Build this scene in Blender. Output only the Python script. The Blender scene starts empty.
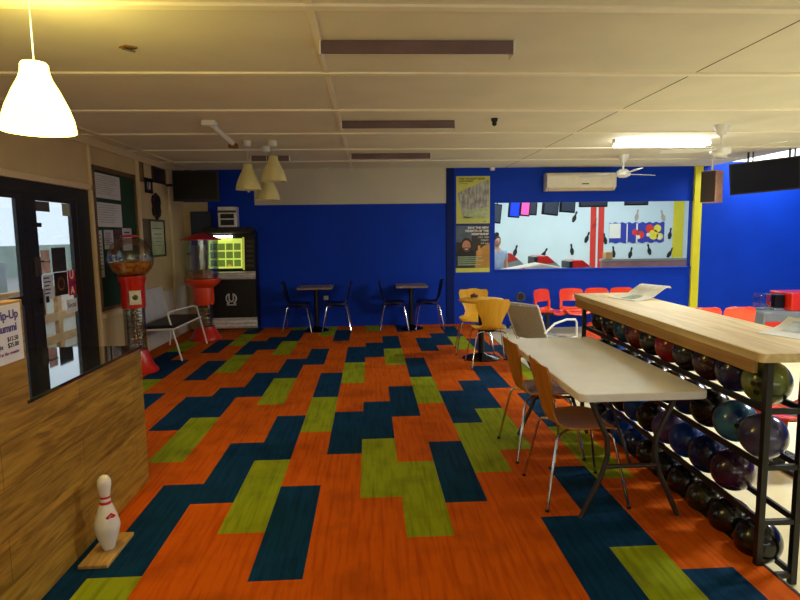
import bpy, bmesh, math, random
from mathutils import Vector, Matrix
random.seed(7)
S = bpy.context.scene
COL = S.collection
PI = math.pi

# ------------------------------------------------------------------ camera
cam_d = bpy.data.cameras.new('camera')
cam = bpy.data.objects.new('camera', cam_d)
COL.objects.link(cam)
R_ = Vector((0.99852981, -0.05254339, -0.01331919))
U_ = Vector((0.01912909, 0.11167033, 0.99356118))
D_ = Vector((0.05071772, 0.99235524, -0.11251126))
M_ = Matrix(((R_.x, U_.x, -D_.x), (R_.y, U_.y, -D_.y), (R_.z, U_.z, -D_.z))).to_4x4()
M_.translation = Vector((0, 0, 1.5604))
cam.matrix_world = M_
cam_d.sensor_width = 36
cam_d.lens = 574.46 / 800 * 36
cam_d.clip_start = .05
S.camera = cam

# ------------------------------------------------------------------ world / exposure
S.view_settings.view_transform = 'Standard'
S.view_settings.look = 'None'
S.view_settings.gamma = 1
S.view_settings.exposure = 0.06
w = bpy.data.worlds.new('world'); S.world = w; w.use_nodes = True
bg = w.node_tree.nodes['Background']
bg.inputs[0].default_value = (.78, .89, 1, 1); bg.inputs[1].default_value = 1.7

def area(name, loc, sx, sy, power, col, rot=(0, 0, 0), spread=180):
    l = bpy.data.lights.new(name, 'AREA'); l.shape = 'RECTANGLE'; l.size = sx; l.size_y = sy
    l.energy = power; l.color = col; l.spread = math.radians(spread)
    o = bpy.data.objects.new(name, l); COL.objects.link(o); o.location = loc; o.rotation_euler = rot
    return o
ZC = 2.68           # ceiling height
YB = 9.9            # back wall
XL = -3.1           # left wall
ZF = -0.1           # lower floor of the bowling side
WARM = (1, .93, .62); COOL = (.90, 1, .92)
area('tube_light', (3.58, 7.0, 2.56), 1.2, .2, 34, COOL)
area('tube_light', (4.8, 3.9, 2.56), 1.2, .2, 150, (1, 1, 1))
area('tube_light', (4.8, 0.2, 2.56), 1.2, .2, 25, COOL)  # unseen lamp outside the view, added for light from behind; no fitting
area('tube_light', (0.5, -1.6, 2.6), 1.2, .2, 10, WARM)  # unseen lamp behind the camera, added as warm fill; no fitting
area('added_front_fill', (0.8, -3.3, 1.35), 6.5, 1.7, 85, (.90, .98, 1), (PI / 2 + .75, 0, 0))  # no window here: unseen area light added to fill back wall and ceiling
area('bay_light', (6.9, 9.35, 3.1), 1.2, .15, 60, COOL)
area('bay_light', (7.2, 5.6, 3.2), 1.2, .2, 50, COOL)
area('lane_light', (5, 13.2, 3.0), 5, .5, 105, COOL)
area('lane_light', (3.0, 11.0, 2.9), 2.4, .5, 32, COOL)

# ------------------------------------------------------------------ materials
MATS = {}
def lin(c):
    return tuple(((x / 12.92) if x <= .04045 else ((x + .055) / 1.055) ** 2.4) for x in c)
def mat(name, rgb, rough=.5, metal=0, var=0, scale=6, bump=0, emit=0, coat=0, emitcol=None, stretch=None, srgb=True, col2=None, detail=4, spec=None):
    if name in MATS: return MATS[name]
    m = bpy.data.materials.new(name); m.use_nodes = True; MATS[name] = m
    nt = m.node_tree; N = nt.nodes; Lk = nt.links; b = N['Principled BSDF']
    c = lin(rgb) if srgb else rgb
    b.inputs['Base Color'].default_value = (*c, 1); b.inputs['Roughness'].default_value = rough
    b.inputs['Metallic'].default_value = metal; b.inputs['Coat Weight'].default_value = coat
    if spec is not None: b.inputs['Specular IOR Level'].default_value = spec
    if emit:
        b.inputs['Emission Color'].default_value = (*(lin(emitcol) if emitcol else c), 1)
        b.inputs['Emission Strength'].default_value = emit
    if var or bump or col2:
        tc = N.new('ShaderNodeTexCoord'); mp = N.new('ShaderNodeMapping'); Lk.new(tc.outputs['Object'], mp.inputs[0])
        if stretch: mp.inputs['Scale'].default_value = stretch
        nz = N.new('ShaderNodeTexNoise'); nz.inputs['Scale'].default_value = scale; nz.inputs['Detail'].default_value = detail
        Lk.new(mp.outputs[0], nz.inputs['Vector'])
        if var or col2:
            rp = N.new('ShaderNodeValToRGB')
            a = tuple(max(0, x * (1 - var)) for x in c); d = tuple(min(1, x * (1 + var)) for x in c)
            if col2: a = c; d = lin(col2)
            rp.color_ramp.elements[0].position = .38; rp.color_ramp.elements[1].position = .62
            rp.color_ramp.elements[0].color = (*a, 1); rp.color_ramp.elements[1].color = (*d, 1)
            Lk.new(nz.outputs['Fac'], rp.inputs[0]); Lk.new(rp.outputs[0], b.inputs['Base Color'])
        if bump:
            bp = N.new('ShaderNodeBump'); bp.inputs['Strength'].default_value = bump; bp.inputs['Distance'].default_value = .01
            Lk.new(nz.outputs['Fac'], bp.inputs['Height']); Lk.new(bp.outputs[0], b.inputs['Normal'])
    return m
def glassy(name, tint, gl=.12, rough=.03):
    if name in MATS: return MATS[name]
    m = bpy.data.materials.new(name); m.use_nodes = True; MATS[name] = m
    nt = m.node_tree; N = nt.nodes; N.remove(N['Principled BSDF'])
    t = N.new('ShaderNodeBsdfTransparent'); t.inputs[0].default_value = (*tint, 1)
    g = N.new('ShaderNodeBsdfGlossy'); g.inputs['Roughness'].default_value = rough
    lw = N.new('ShaderNodeLayerWeight'); lw.inputs[0].default_value = .35
    mr = N.new('ShaderNodeMapRange'); mr.inputs['To Min'].default_value = gl * .4; mr.inputs['To Max'].default_value = min(1, gl * 4)
    mx = N.new('ShaderNodeMixShader')
    nt.links.new(lw.outputs['Fresnel'], mr.inputs[0]); nt.links.new(mr.outputs[0], mx.inputs[0])
    nt.links.new(t.outputs[0], mx.inputs[1]); nt.links.new(g.outputs[0], mx.inputs[2])
    nt.links.new(mx.outputs[0], N['Material Output'].inputs[0])
    return m
def wood(name, c1, c2, rough=.45, scale=3, st=(1, 1, 1), plank=None):
    """grain along the stretched axis; plank=(length,height) adds board joints (object YZ)"""
    if name in MATS: return MATS[name]
    m = bpy.data.materials.new(name); m.use_nodes = True; MATS[name] = m
    nt = m.node_tree; N = nt.nodes; L = nt.links; b = N['Principled BSDF']; b.inputs['Roughness'].default_value = rough
    tc = N.new('ShaderNodeTexCoord'); mp = N.new('ShaderNodeMapping'); mp.inputs['Scale'].default_value = st
    L.new(tc.outputs['Object'], mp.inputs[0])
    n1 = N.new('ShaderNodeTexNoise'); n1.inputs['Scale'].default_value = scale; n1.inputs['Detail'].default_value = 6; n1.inputs['Distortion'].default_value = 1.2
    L.new(mp.outputs[0], n1.inputs['Vector'])
    rp = N.new('ShaderNodeValToRGB'); rp.color_ramp.elements[0].position = .35; rp.color_ramp.elements[1].position = .68
    rp.color_ramp.elements[0].color = (*lin(c1), 1); rp.color_ramp.elements[1].color = (*lin(c2), 1)
    L.new(n1.outputs['Fac'], rp.inputs[0]); out = rp.outputs[0]
    if plank:
        sp = N.new('ShaderNodeSeparateXYZ'); cb = N.new('ShaderNodeCombineXYZ'); L.new(tc.outputs['Object'], sp.inputs[0])
        L.new(sp.outputs['Y'], cb.inputs['X']); L.new(sp.outputs['Z'], cb.inputs['Y'])
        br = N.new('ShaderNodeTexBrick'); L.new(cb.outputs[0], br.inputs['Vector'])
        br.inputs['Color1'].default_value = (1, 1, 1, 1); br.inputs['Color2'].default_value = (.72, .72, .72, 1); br.inputs['Mortar'].default_value = (.22, .22, .22, 1)
        br.inputs['Scale'].default_value = 1; br.inputs['Mortar Size'].default_value = .002
        br.inputs['Brick Width'].default_value = plank[0]; br.inputs['Row Height'].default_value = plank[1]
        mm = N.new('ShaderNodeMixRGB'); mm.blend_type = 'MULTIPLY'; mm.inputs[0].default_value = .8
        L.new(out, mm.inputs[1]); L.new(br.outputs[0], mm.inputs[2]); out = mm.outputs[0]
    L.new(out, b.inputs['Base Color'])
    return m
def carpet(name, c, c2):
    if name in MATS: return MATS[name]
    m = bpy.data.materials.new(name); m.use_nodes = True; MATS[name] = m
    nt = m.node_tree; N = nt.nodes; L = nt.links; b = N['Principled BSDF']; b.inputs['Roughness'].default_value = .85
    b.inputs['Specular IOR Level'].default_value = .08
    tc = N.new('ShaderNodeTexCoord'); mp = N.new('ShaderNodeMapping'); mp.inputs['Scale'].default_value = (26, 1.6, 1)
    L.new(tc.outputs['Object'], mp.inputs[0])
    n1 = N.new('ShaderNodeTexNoise'); n1.inputs['Scale'].default_value = 1.6; n1.inputs['Detail'].default_value = 5; L.new(mp.outputs[0], n1.inputs['Vector'])
    n2 = N.new('ShaderNodeTexNoise'); n2.inputs['Scale'].default_value = 3.5; n2.inputs['Detail'].default_value = 6; L.new(tc.outputs['Object'], n2.inputs['Vector'])
    rp = N.new('ShaderNodeValToRGB'); rp.color_ramp.elements[0].position = .3; rp.color_ramp.elements[1].position = .55
    rp.color_ramp.elements[0].color = (*lin(c2), 1); rp.color_ramp.elements[1].color = (*lin(c), 1)
    L.new(n1.outputs['Fac'], rp.inputs[0])
    r2 = N.new('ShaderNodeValToRGB'); r2.color_ramp.elements[0].position = .3; r2.color_ramp.elements[1].position = .5
    r2.color_ramp.elements[0].color = (.72, .7, .7, 1); r2.color_ramp.elements[1].color = (1, 1, 1, 1)
    L.new(n2.outputs['Fac'], r2.inputs[0])
    mm = N.new('ShaderNodeMixRGB'); mm.blend_type = 'MULTIPLY'; mm.inputs[0].default_value = 1
    L.new(rp.outputs[0], mm.inputs[1]); L.new(r2.outputs[0], mm.inputs[2]); L.new(mm.outputs[0], b.inputs['Base Color'])
    bp = N.new('ShaderNodeBump'); bp.inputs['Strength'].default_value = .25; bp.inputs['Distance'].default_value = .003
    n3 = N.new('ShaderNodeTexNoise'); n3.inputs['Scale'].default_value = 300; L.new(tc.outputs['Object'], n3.inputs['Vector'])
    L.new(n3.outputs['Fac'], bp.inputs['Height']); L.new(bp.outputs[0], b.inputs['Normal'])
    return m

C_OR = carpet('carpet_orange', (.79, .355, .02), (.69, .27, .015))
C_GR = carpet('carpet_green', (.56, .61, .10), (.46, .50, .06))
C_NV = carpet('carpet_navy', (.03, .21, .35), (.02, .15, .27))
M_lane = mat('beige_vinyl', (.88, .84, .66), .35, var=.06, scale=3)
M_ceil = mat('ceiling_board', (.90, .88, .80), .8, var=.03, scale=2, spec=.2)
M_batten = mat('ceiling_batten', (.96, .93, .84), .6, var=.03, scale=5)
M_blue = mat('blue_paint', (.03, .22, .72), .6, var=.06, scale=1.5, spec=.15)
M_blued = mat('dark_blue_paint', (.03, .12, .40), .6, var=.05, scale=1.5, spec=.15)
M_cream = mat('cream_wall', (.80, .71, .53), .7, var=.05, scale=2)
M_creamt = mat('cream_trim', (.86, .78, .62), .55, var=.03)
M_panelw = mat('pale_panel', (.80, .78, .72), .7, var=.03, scale=2)
M_yel = mat('yellow_paint', (.88, .83, .12), .5, var=.03)
M_white = mat('white_paint', (.9, .9, .88), .45, var=.02)
M_lanewall = mat('pale_mural_wall', (.80, .88, .935), .6, var=.03, scale=1)
M_black = mat('black_metal', (.03, .03, .03), .42, var=.1)
M_dframe = mat('door_frame_paint', (.075, .07, .08), .45, var=.08)
M_grey = mat('grey_steel', (.28, .26, .24), .45, .3, var=.08)
M_silver = mat('silver_trim', (.90, .90, .90), .35, .3, var=.1, scale=12)
M_chrome = mat('chrome', (.82, .82, .82), .14, 1, var=.04)
M_screen = mat('dark_screen', (.012, .015, .03), .3, var=.05, spec=.3)
M_plast = mat('black_plastic', (.04, .04, .045), .4, var=.05)
M_ply = wood('yellow_plywood', (.86, .63, .14), (.92, .71, .20), .4, 3, (1, 8, 1))
M_ply2 = wood('honey_plywood', (.66, .41, .08), (.74, .48, .11), .45, 3, (1, 8, 1))
M_navyply = mat('navy_shell', (.09, .09, .20), .4, var=.06)
M_edge = mat('ply_edge', (.45, .36, .28), .5, var=.1)
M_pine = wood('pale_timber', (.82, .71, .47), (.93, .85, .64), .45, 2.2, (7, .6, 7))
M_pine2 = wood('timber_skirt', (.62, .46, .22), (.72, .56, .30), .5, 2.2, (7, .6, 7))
M_counter = wood('counter_laminate', (.52, .37, .11), (.74, .57, .21), .4, 2.6, (1, 1.1, 11), (1.25, .19))
M_frame_wood = wood('brown_wood', (.35, .24, .12), (.47, .34, .18), .5, 4, (1, 1, 5))
M_tablew = mat('white_table_plastic', (.90, .89, .87), .45, var=.03)
M_red = mat('red_plastic', (.80, .13, .05), .28, var=.05, coat=.3)
M_redp = mat('orange_red_shell', (.93, .27, .12), .22, var=.04, coat=.4)
M_green = mat('green_felt', (.03, .22, .14), .85, var=.08, scale=20)
M_paper = mat('paper', (.90, .90, .90), .6, var=.03)
M_ink = mat('ink', (.12, .12, .14), .6, var=.05)
M_mesh = mat('grey_sling_mesh', (.74, .74, .72), .6, var=.08, scale=60)
M_dcush = mat('dark_cushion', (.05, .05, .05), .5, var=.1)
M_shade = mat('cream_shade', (.86, .82, .58), .45, var=.03)
M_glass = glassy('window_glass', (.93, .96, .96), .10)
M_globe = glassy('clear_globe', (.90, .92, .88), .14)
M_counterglass = mat('dark_glass_top', (.09, .10, .12), .04, coat=1)
M_grout = mat('outdoor_concrete', (.62, .60, .56), .8, var=.1)

# ------------------------------------------------------------------ mesh building
class MB:
    def __init__(s): s.v = []; s.f = []; s.m = []
    def add(s, vs, fs, mi=0, T=None):
        n = len(s.v)
        for p in vs:
            p = Vector(p)
            s.v.append(T @ p if T is not None else p)
        for f in fs: s.f.append(tuple(i + n for i in f)); s.m.append(mi)
        return s
    def box(s, x0, x1, y0, y1, z0, z1, mi=0, T=None):
        v = [(x0, y0, z0), (x1, y0, z0), (x1, y1, z0), (x0, y1, z0), (x0, y0, z1), (x1, y0, z1), (x1, y1, z1), (x0, y1, z1)]
        return s.add(v, [(0, 3, 2, 1), (4, 5, 6, 7), (0, 1, 5, 4), (1, 2, 6, 5), (2, 3, 7, 6), (3, 0, 4, 7)], mi, T)
    def tube(s, pts, r, n=8, mi=0, T=None, closed=False):
        pts = [Vector(p) for p in pts]; rings = []; k = len(pts)
        rr = r if isinstance(r, (list, tuple)) else [r] * k
        prev = None
        for i, p in enumerate(pts):
            if closed: d = (pts[(i + 1) % k] - pts[i - 1])
            else: d = (pts[min(i + 1, k - 1)] - pts[max(i - 1, 0)])
            d.normalize()
            a = prev if prev is not None else (Vector((0, 0, 1)) if abs(d.z) < .9 else Vector((1, 0, 0)))
            a = (a - d * a.dot(d)).normalized(); prev = a; b = d.cross(a)
            rings.append([p + (a * math.cos(2 * PI * j / n) + b * math.sin(2 * PI * j / n)) * rr[i] for j in range(n)])
        vs = [q for g in rings for q in g]; fs = []
        for i in range(k if closed else k - 1):
            i2 = (i + 1) % k
            for j in range(n): fs.append((i * n + j, i * n + (j + 1) % n, i2 * n + (j + 1) % n, i2 * n + j))
        if not closed: fs += [tuple(range(n))[::-1], tuple((k - 1) * n + j for j in range(n))]
        return s.add(vs, fs, mi, T)
    def lathe(s, prof, n=24, c=(0, 0, 0), mi=0, T=None, cap=True):
        vs = []; fs = []
        for r, z in prof:
            for j in range(n): vs.append((c[0] + r * math.cos(2 * PI * j / n), c[1] + r * math.sin(2 * PI * j / n), c[2] + z))
        for i in range(len(prof) - 1):
            for j in range(n): fs.append((i * n + j, i * n + (j + 1) % n, (i + 1) * n + (j + 1) % n, (i + 1) * n + j))
        if cap:
            fs.append(tuple(range(n))[::-1]); fs.append(tuple((len(prof) - 1) * n + j for j in range(n)))
        return s.add(vs, fs, mi, T)
    def sphere(s, c, r, n=20, k=12, mi=0, sc=(1, 1, 1), T=None):
        prof = [(max(r * math.sin(PI * i / k), 1e-4), -r * math.cos(PI * i / k)) for i in range(k + 1)]
        vs = []; fs = []
        for a, z in prof:
            for j in range(n): vs.append((c[0] + a * math.cos(2 * PI * j / n) * sc[0], c[1] + a * math.sin(2 * PI * j / n) * sc[1], c[2] + z * sc[2]))
        for i in range(k):
            for j in range(n): fs.append((i * n + j, i * n + (j + 1) % n, (i + 1) * n + (j + 1) % n, (i + 1) * n + j))
        return s.add(vs, fs, mi, T)
    def prism(s, poly, d, mi=0, T=None):
        """poly: list of 3D points (planar); d: extrusion vector"""
        d = Vector(d); n = len(poly); vs = [Vector(p) for p in poly] + [Vector(p) + d for p in poly]
        fs = [tuple(range(n))[::-1], tuple(range(n, 2 * n))] + [(i, (i + 1) % n, n + (i + 1) % n, n + i) for i in range(n)]
        return s.add(vs, fs, mi, T)
    def build(s, name, mats, parent=None, smooth=False, bevel=0, loc=None, rotz=0):
        me = bpy.data.meshes.new(name); me.from_pydata([tuple(p) for p in s.v], [], s.f)
        if not isinstance(mats, (list, tuple)): mats = [mats]
        for m in mats: me.materials.append(m)
        for p, i in zip(me.polygons, s.m): p.material_index = i
        bm = bmesh.new(); bm.from_mesh(me); bmesh.ops.recalc_face_normals(bm, faces=bm.faces); bm.to_mesh(me); bm.free()
        o = bpy.data.objects.new(name, me); COL.objects.link(o)
        if smooth:
            for p in me.polygons: p.use_smooth = True
            try: me.set_sharp_from_angle(angle=math.radians(smooth if smooth is not True else 40))
            except Exception: pass
        if bevel:
            b = o.modifiers.new('bevel', 'BEVEL'); b.width = bevel; b.segments = 2; b.limit_method = 'ANGLE'; b.angle_limit = math.radians(40)
        if loc is not None: o.location = loc
        if rotz: o.rotation_euler = (0, 0, rotz)
        if parent is not None: o.parent = parent
        return o
def tag(o, label, cat, group=None):
    o['label'] = label; o['category'] = cat
    if group: o['group'] = group
    return o
def struct(o): o['kind'] = 'structure'; return o
def thing(name, label, cat, loc=(0, 0, 0), rotz=0, group=None):
    o = bpy.data.objects.new(name, None); COL.objects.link(o); o.empty_display_size = .1
    o.location = loc; o.rotation_euler = (0, 0, rotz)
    return tag(o, label, cat, group)
def dup(o, loc, rotz=None, label=None, parent=None):
    c = o.copy(); COL.objects.link(c)
    if parent is not None: c.parent = parent
    for ch in list(o.children): dup(ch, None, None, None, c)
    if loc is not None: c.location = loc
    if rotz is not None: c.rotation_euler = (0, 0, rotz)
    if label: c['label'] = label
    return c
def text(s, size, m, parent, loc, rot, name='lettering', depth=.0008, align='CENTER', bold=0):
    cu = bpy.data.curves.new(name, 'FONT'); cu.body = s; cu.size = size; cu.align_x = align; cu.align_y = 'CENTER'; cu.extrude = depth; cu.offset = bold
    t = bpy.data.objects.new('tmp', cu); COL.objects.link(t)
    dg = bpy.context.evaluated_depsgraph_get(); me = bpy.data.meshes.new_from_object(t.evaluated_get(dg))
    bpy.data.objects.remove(t); me.materials.clear(); me.materials.append(m)
    o = bpy.data.objects.new(name, me); COL.objects.link(o); o.location = loc; o.rotation_euler = rot; o.parent = parent
    return o
ROT_BACK = (PI / 2, 0, 0)          # text facing -Y
ROT_LEFT = (PI / 2, 0, PI / 2)     # text facing +X

# ================================================================== SETTING
# carpet planks 0.25 x 1.0 m
X0 = -.0864; WP = .25; XR = 1.81
tiles = {-12: (.3, ''), -11: (.95, 'G7.95 N6.95'), -10: (.4, 'N6.4 G5.4'), -9: (.8, 'N7.8 N4.8'), -8: (.3, 'N9.3 G8.3 N6.3'),
 -7: (.63, 'N7.63 G6.63 N4.63'), -6: (.95, 'N7.95 N4.95 G3.95 N1.95'), -5: (.57, 'G9.57 N8.57 G7.57 N5.57 N2.57 G1.57'),
 -4: (.29, 'N9.29 N6.29 G5.29 N3.29'), -3: (.93, 'G8.93 N6.93 N3.93 G2.93'), -2: (.49, 'N8.49 N5.49 G4.49 N2.49'),
 -1: (.0, 'N7.0 G6.0 N4.0'), 0: (.29, 'G9.29 N7.29 N4.29 G3.29'), 1: (.82, 'N7.82 G6.82 N4.82 G2.82'), 2: (.19, 'N9.19 N6.19 G5.19 N3.19'),
 3: (.6, 'N7.6 N4.6 G3.6'), 4: (.98, 'N7.98 N4.98 G3.98 N1.98'), 5: (.65, 'N8.65 G7.65 N5.65 N2.65 G1.65'), 6: (.44, 'N7.44 N4.44 G3.44 N1.44'),
 7: (.9, 'N6.9 G5.9')}
fl = MB()
for c, (ph, spec) in tiles.items():
    xa = max(X0 + c * WP, XL); xb = min(X0 + (c + 1) * WP, XR)
    if c == -12: xa = XL
    d = {round(float(t[1:]) - ph): (1 if t[0] == 'G' else 2) for t in spec.split()}
    for k in range(-4, 10):
        ya = max(ph + k, -3.5); yb = min(ph + k + 1, YB)
        if yb <= ya: continue
        mi = d.get(k, 0)
        if k < 1: mi = random.choice([0, 0, 0, 1, 2])
        fl.add([(xa, ya, 0), (xb, ya, 0), (xb, yb, 0), (xa, yb, 0)], [(0, 1, 2, 3)], mi)
struct(fl.build('floor', [C_OR, C_GR, C_NV]))
b = MB().box(XL, XR, -3.5, YB, -.25, -.0015); struct(b.build('floor', M_plast))
b = MB().box(XR, 9, -3.5, YB, ZF - .1, ZF); struct(b.build('floor', M_lane))
b = MB().box(XR - .0, XR + .012, -3.5, YB, ZF, .004); struct(b.build('trim_1', M_black))

# ceiling
struct(MB().box(XL, 5.9, -3.5, YB, ZC, ZC + .1).build('ceiling', M_ceil))
bt = MB()
for k in range(-5, 6):
    y = 2.97 + 1.176 * k
    bt.box(XL, 5.9, y - .03, y + .03, ZC - .014, ZC + .002)
struct(bt.build('trim_2', M_batten, bevel=.003))
struct(MB().box(-.295, -.255, -3.5, YB, ZC - .006, ZC).build('trim_3', M_batten))
struct(MB().box(2.332, 2.34, -3.5, YB, ZC - .002, ZC).build('trim_4', mat('seam_brown', (.45, .38, .28), .8, var=.05)))
struct(MB().box(5.9, 5.96, -3.5, YB, ZC, 3.5).build('wall_bay', M_white))
struct(MB().box(5.9, 9, -3.5, YB, 3.5, 3.6).build('ceiling', M_white))
struct(MB().box(XL, XL + .04, -3.5, YB, ZC - .09, ZC).build('trim_5', M_creamt, bevel=.006))
struct(MB().box(XL + .2, XL + .24, 4.5, YB, ZC - .025, ZC).build('trim_6', M_creamt, bevel=.006))

# back wall with the long opening to the lanes
WX0, WX1, WZ0, WZ1 = 2.15, 5.66, .93, 2.09
bw = MB()
bw.box(XL, WX0, YB, YB + .12, -.1, ZC + .1)
bw.box(WX0, WX1, YB, YB + .12, -.1, WZ0); bw.box(WX0, WX1, YB, YB + .12, WZ1, ZC + .1)
bw.box(WX1, 9, YB, YB + .12, -.1, ZC + .07)
struct(bw.build('wall_back', M_blue))
struct(MB().box(5.96, 9, YB, YB + .12, ZC + .07, 3.6).build('wall_back', M_white))
struct(MB().box(-1.92, 1.34, YB - .008, YB, 2.09, ZC).build('wall_back', M_panelw))
struct(MB().box(1.32, 1.45, YB - .02, YB, 0, ZC).build('trim_7', M_blued))
struct(MB().box(1.45, 2.16, YB - .014, YB, 0, ZC).build('trim_8', M_blue, bevel=.003))
struct(MB().box(5.66, 5.8, YB - .05, YB + .02, ZF, ZC).build('trim_9', M_yel, bevel=.004))
struct(MB().box(2.16, 5.66, YB - .012, YB, ZF, .74).build('trim_10', M_blue, bevel=.003))
struct(MB().box(WX0, WX1, YB - .03, YB + .13, WZ0 - .02, WZ0 + .008).build('trim_11', M_blue, bevel=.003))
struct(MB().box(XL, -2.7, YB - .01, YB, 0, 2.15).build('wall_back', M_cream))
# left wall with double glass door
DY0, DY1, DZ = 4.28, 6.64, 2.1
lw = MB()
lw.box(XL - .12, XL, -3.5, DY0, 0, ZC); lw.box(XL - .12, XL, DY0, DY1, DZ, ZC); lw.box(XL - .12, XL, DY1, YB, 0, ZC)
struct(lw.build('wall_left', M_cream))
for i, y in enumerate((6.66, 8.0, 9.2)):
    struct(MB().box(XL, XL + .03, y - (.02 if i == 0 else .035), y + (.02 if i == 0 else .035), 0, ZC - .02).build('trim_%d' % (12 + i), M_creamt, bevel=.006))
struct(MB().box(XL, XL + .03, 3.9, 6.68, 2.1, 2.16).build('trim_15', M_creamt, bevel=.004))
struct(MB().box(XL, XL + .03, 6.75, 8.03, .64, .70).build('trim_16', M_creamt, bevel=.004))
struct(MB().box(XL, XL + .012, 8.1, 9.9, .0, .78).build('trim_17', M_panelw))
struct(MB().box(8.9, 9.0, -3.5, YB, -.2, 3.6).build('wall_right', M_blue))
struct(MB().box(XL, 9, -3.6, -3.5, -.2, 3.6).build('wall_front', M_cream))

# door
dr = struct(bpy.data.objects.new('door_1', None)); COL.objects.link(dr); dr.location = (XL, (DY0 + DY1) / 2, 0)
oy = (DY0 + DY1) / 2
def dbox(n, y0, y1, z0, z1, m=M_dframe, t=.03, x=-.06, bevel=.004):
    return MB().box(x - t, x + t, y0 - oy, y1 - oy, z0, z1).build(n, m, dr, bevel=bevel)
dbox('door_frame', DY0, 4.38, 0, DZ, t=.05); dbox('door_frame', 6.36, DY1, 0, DZ, t=.05)
dbox('door_frame', 4.38, 6.36, 1.98, DZ, t=.05)
for (a, bb, ga, gb) in ((4.38, 5.42, 4.56, 5.31), (5.43, 6.36, 5.62, 6.26)):
    f = MB(); x0, x1 = -.05, -.02
    f.box(x0, x1, a - oy, ga - oy, 0.01, 1.98); f.box(x0, x1, gb - oy, bb - oy, 0.01, 1.98)
    f.box(x0, x1, ga - oy, gb - oy, .01, .16); f.box(x0, x1, ga - oy, gb - oy, 1.93, 1.98)
    if a < 5: f.box(x0, x1, ga - oy, gb - oy, .98, 1.06)
    f.build('door_leaf', M_dframe, dr)
    MB().box(-.034, -.03, ga - oy, gb - oy, .16, 1.93).build('door_glass', M_glass, dr)
h = MB().box(-.03, .0, 5.52 - oy, 5.60 - oy, 1.22, 1.40).build('lock_plate', M_grey, dr, bevel=.004)
MB().tube([(0, 5.56 - oy, 1.36), (.05, 5.56 - oy, 1.36), (.05, 5.66 - oy, 1.36)], .009).build('lever', M_chrome, h)
MB().tube([(-.03, 5.53 - oy, 1.10), (.04, 5.53 - oy, 1.10), (.04, 5.53 - oy, .86), (-.03, 5.53 - oy, .86)], .013).build('pull_handle', M_chrome, dr)
MB().box(-.03, .0, 5.55 - oy, 5.66 - oy, 1.68, 1.72).build('bolt', M_black, dr, bevel=.003)
MB().box(-.03, .01, 5.57 - oy, 5.67 - oy, .96, 1.02).build('bolt', M_black, dr, bevel=.003)
# notices stuck on the door glass
GX = XL - .0295
def sheet(name, label, y0, y1, z0, z1, m, x=GX, cat='poster', marks=None, group=None):
    o = MB().box(0, .0015, -(y1 - y0) / 2, (y1 - y0) / 2, 0, z1 - z0).build(name, m, loc=(x, (y0 + y1) / 2, z0))
    tag(o, label, cat, group)
    if marks:
        mm = MB()
        for (a, bb, c, d) in marks:   # fractions y0,y1,z0,z1
            W = y1 - y0; Hh = z1 - z0
            mm.box(.0015, .0022, (a - .5) * W, (bb - .5) * W, c * Hh, d * Hh)
        mm.build('print', M_ink, o)
    return o
def lines(n, a=.1, b=.9, top=.9, bot=.1, th=.35):
    st = (top - bot) / n; random.seed(n * 7 + int(a * 100))
    return [(a, a + (b - a) * random.uniform(.6, 1), top - st * (i + th), top - st * i) for i in range(n)]
sheet('door_notice', 'small grey notice stuck at the top left of the glass door leaf', 5.63, 5.87, 1.83, 1.925, mat('grey_notice', (.30, .28, .27), .6, var=.08))
sheet('door_notice', 'small pale sage notice stuck at the top right of the glass door leaf', 6.10, 6.25, 1.80, 1.925, mat('sage_notice', (.62, .64, .55), .6, var=.08))
sheet('door_poster', 'dark grey printed poster on the door glass, upper of two dark ones', 5.84, 6.10, 1.24, 1.48, mat('dark_poster', (.16, .15, .15), .4, var=.5, scale=14), marks=None)
p = sheet('door_poster', 'black poster with a tan emblem on the door glass, lower of two dark ones', 5.85, 6.10, 1.00, 1.23, mat('black_poster', (.05, .035, .03), .4, var=.1))
m_ = MB(); m_.lathe([(.05, 0), (.07, .0), (.07, .0006), (.05, .0006)], 16, cap=False, T=Matrix.Translation((.0016, 0, .115)) @ Matrix.Rotation(PI / 2, 4, 'Y'))
m_.build('emblem', mat('tan_ink', (.5, .35, .2), .6, var=.1), p)
p = sheet('door_sticker', 'red white and blue lettered sticker at the right of the door glass', 6.11, 6.26, .98, 1.24, mat('red_sticker', (.78, .10, .10), .4, var=.08))
text('U', .12, M_paper, p, (.002, .0, .21), ROT_LEFT, bold=.004); text('CLUB', .058, mat('sticker_blue', (.1, .15, .55), .5, var=.05), p, (.002, 0, .12), ROT_LEFT, bold=.002); text('A', .1, M_paper, p, (.002, .0, .05), ROT_LEFT, bold=.004)
sheet('door_poster', 'pinkish white leaflet on the door glass beside the dark posters', 5.65, 5.80, 1.24, 1.46, mat('pink_leaflet', (.85, .72, .70), .5, var=.2, scale=12))
sheet('door_poster', 'pale blue and white leaflet on the glass below the pinkish one', 5.65, 5.83, .99, 1.22, mat('pale_leaflet', (.80, .84, .90), .5, var=.05), marks=lines(5))
p = sheet('door_sign', 'white sign with handwritten dark word low on the door glass', 6.04, 6.26, .80, .94, M_paper)
text('Social', .075, M_ink, p, (.002, 0, .08), (PI / 2, .0, PI / 2))

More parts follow.
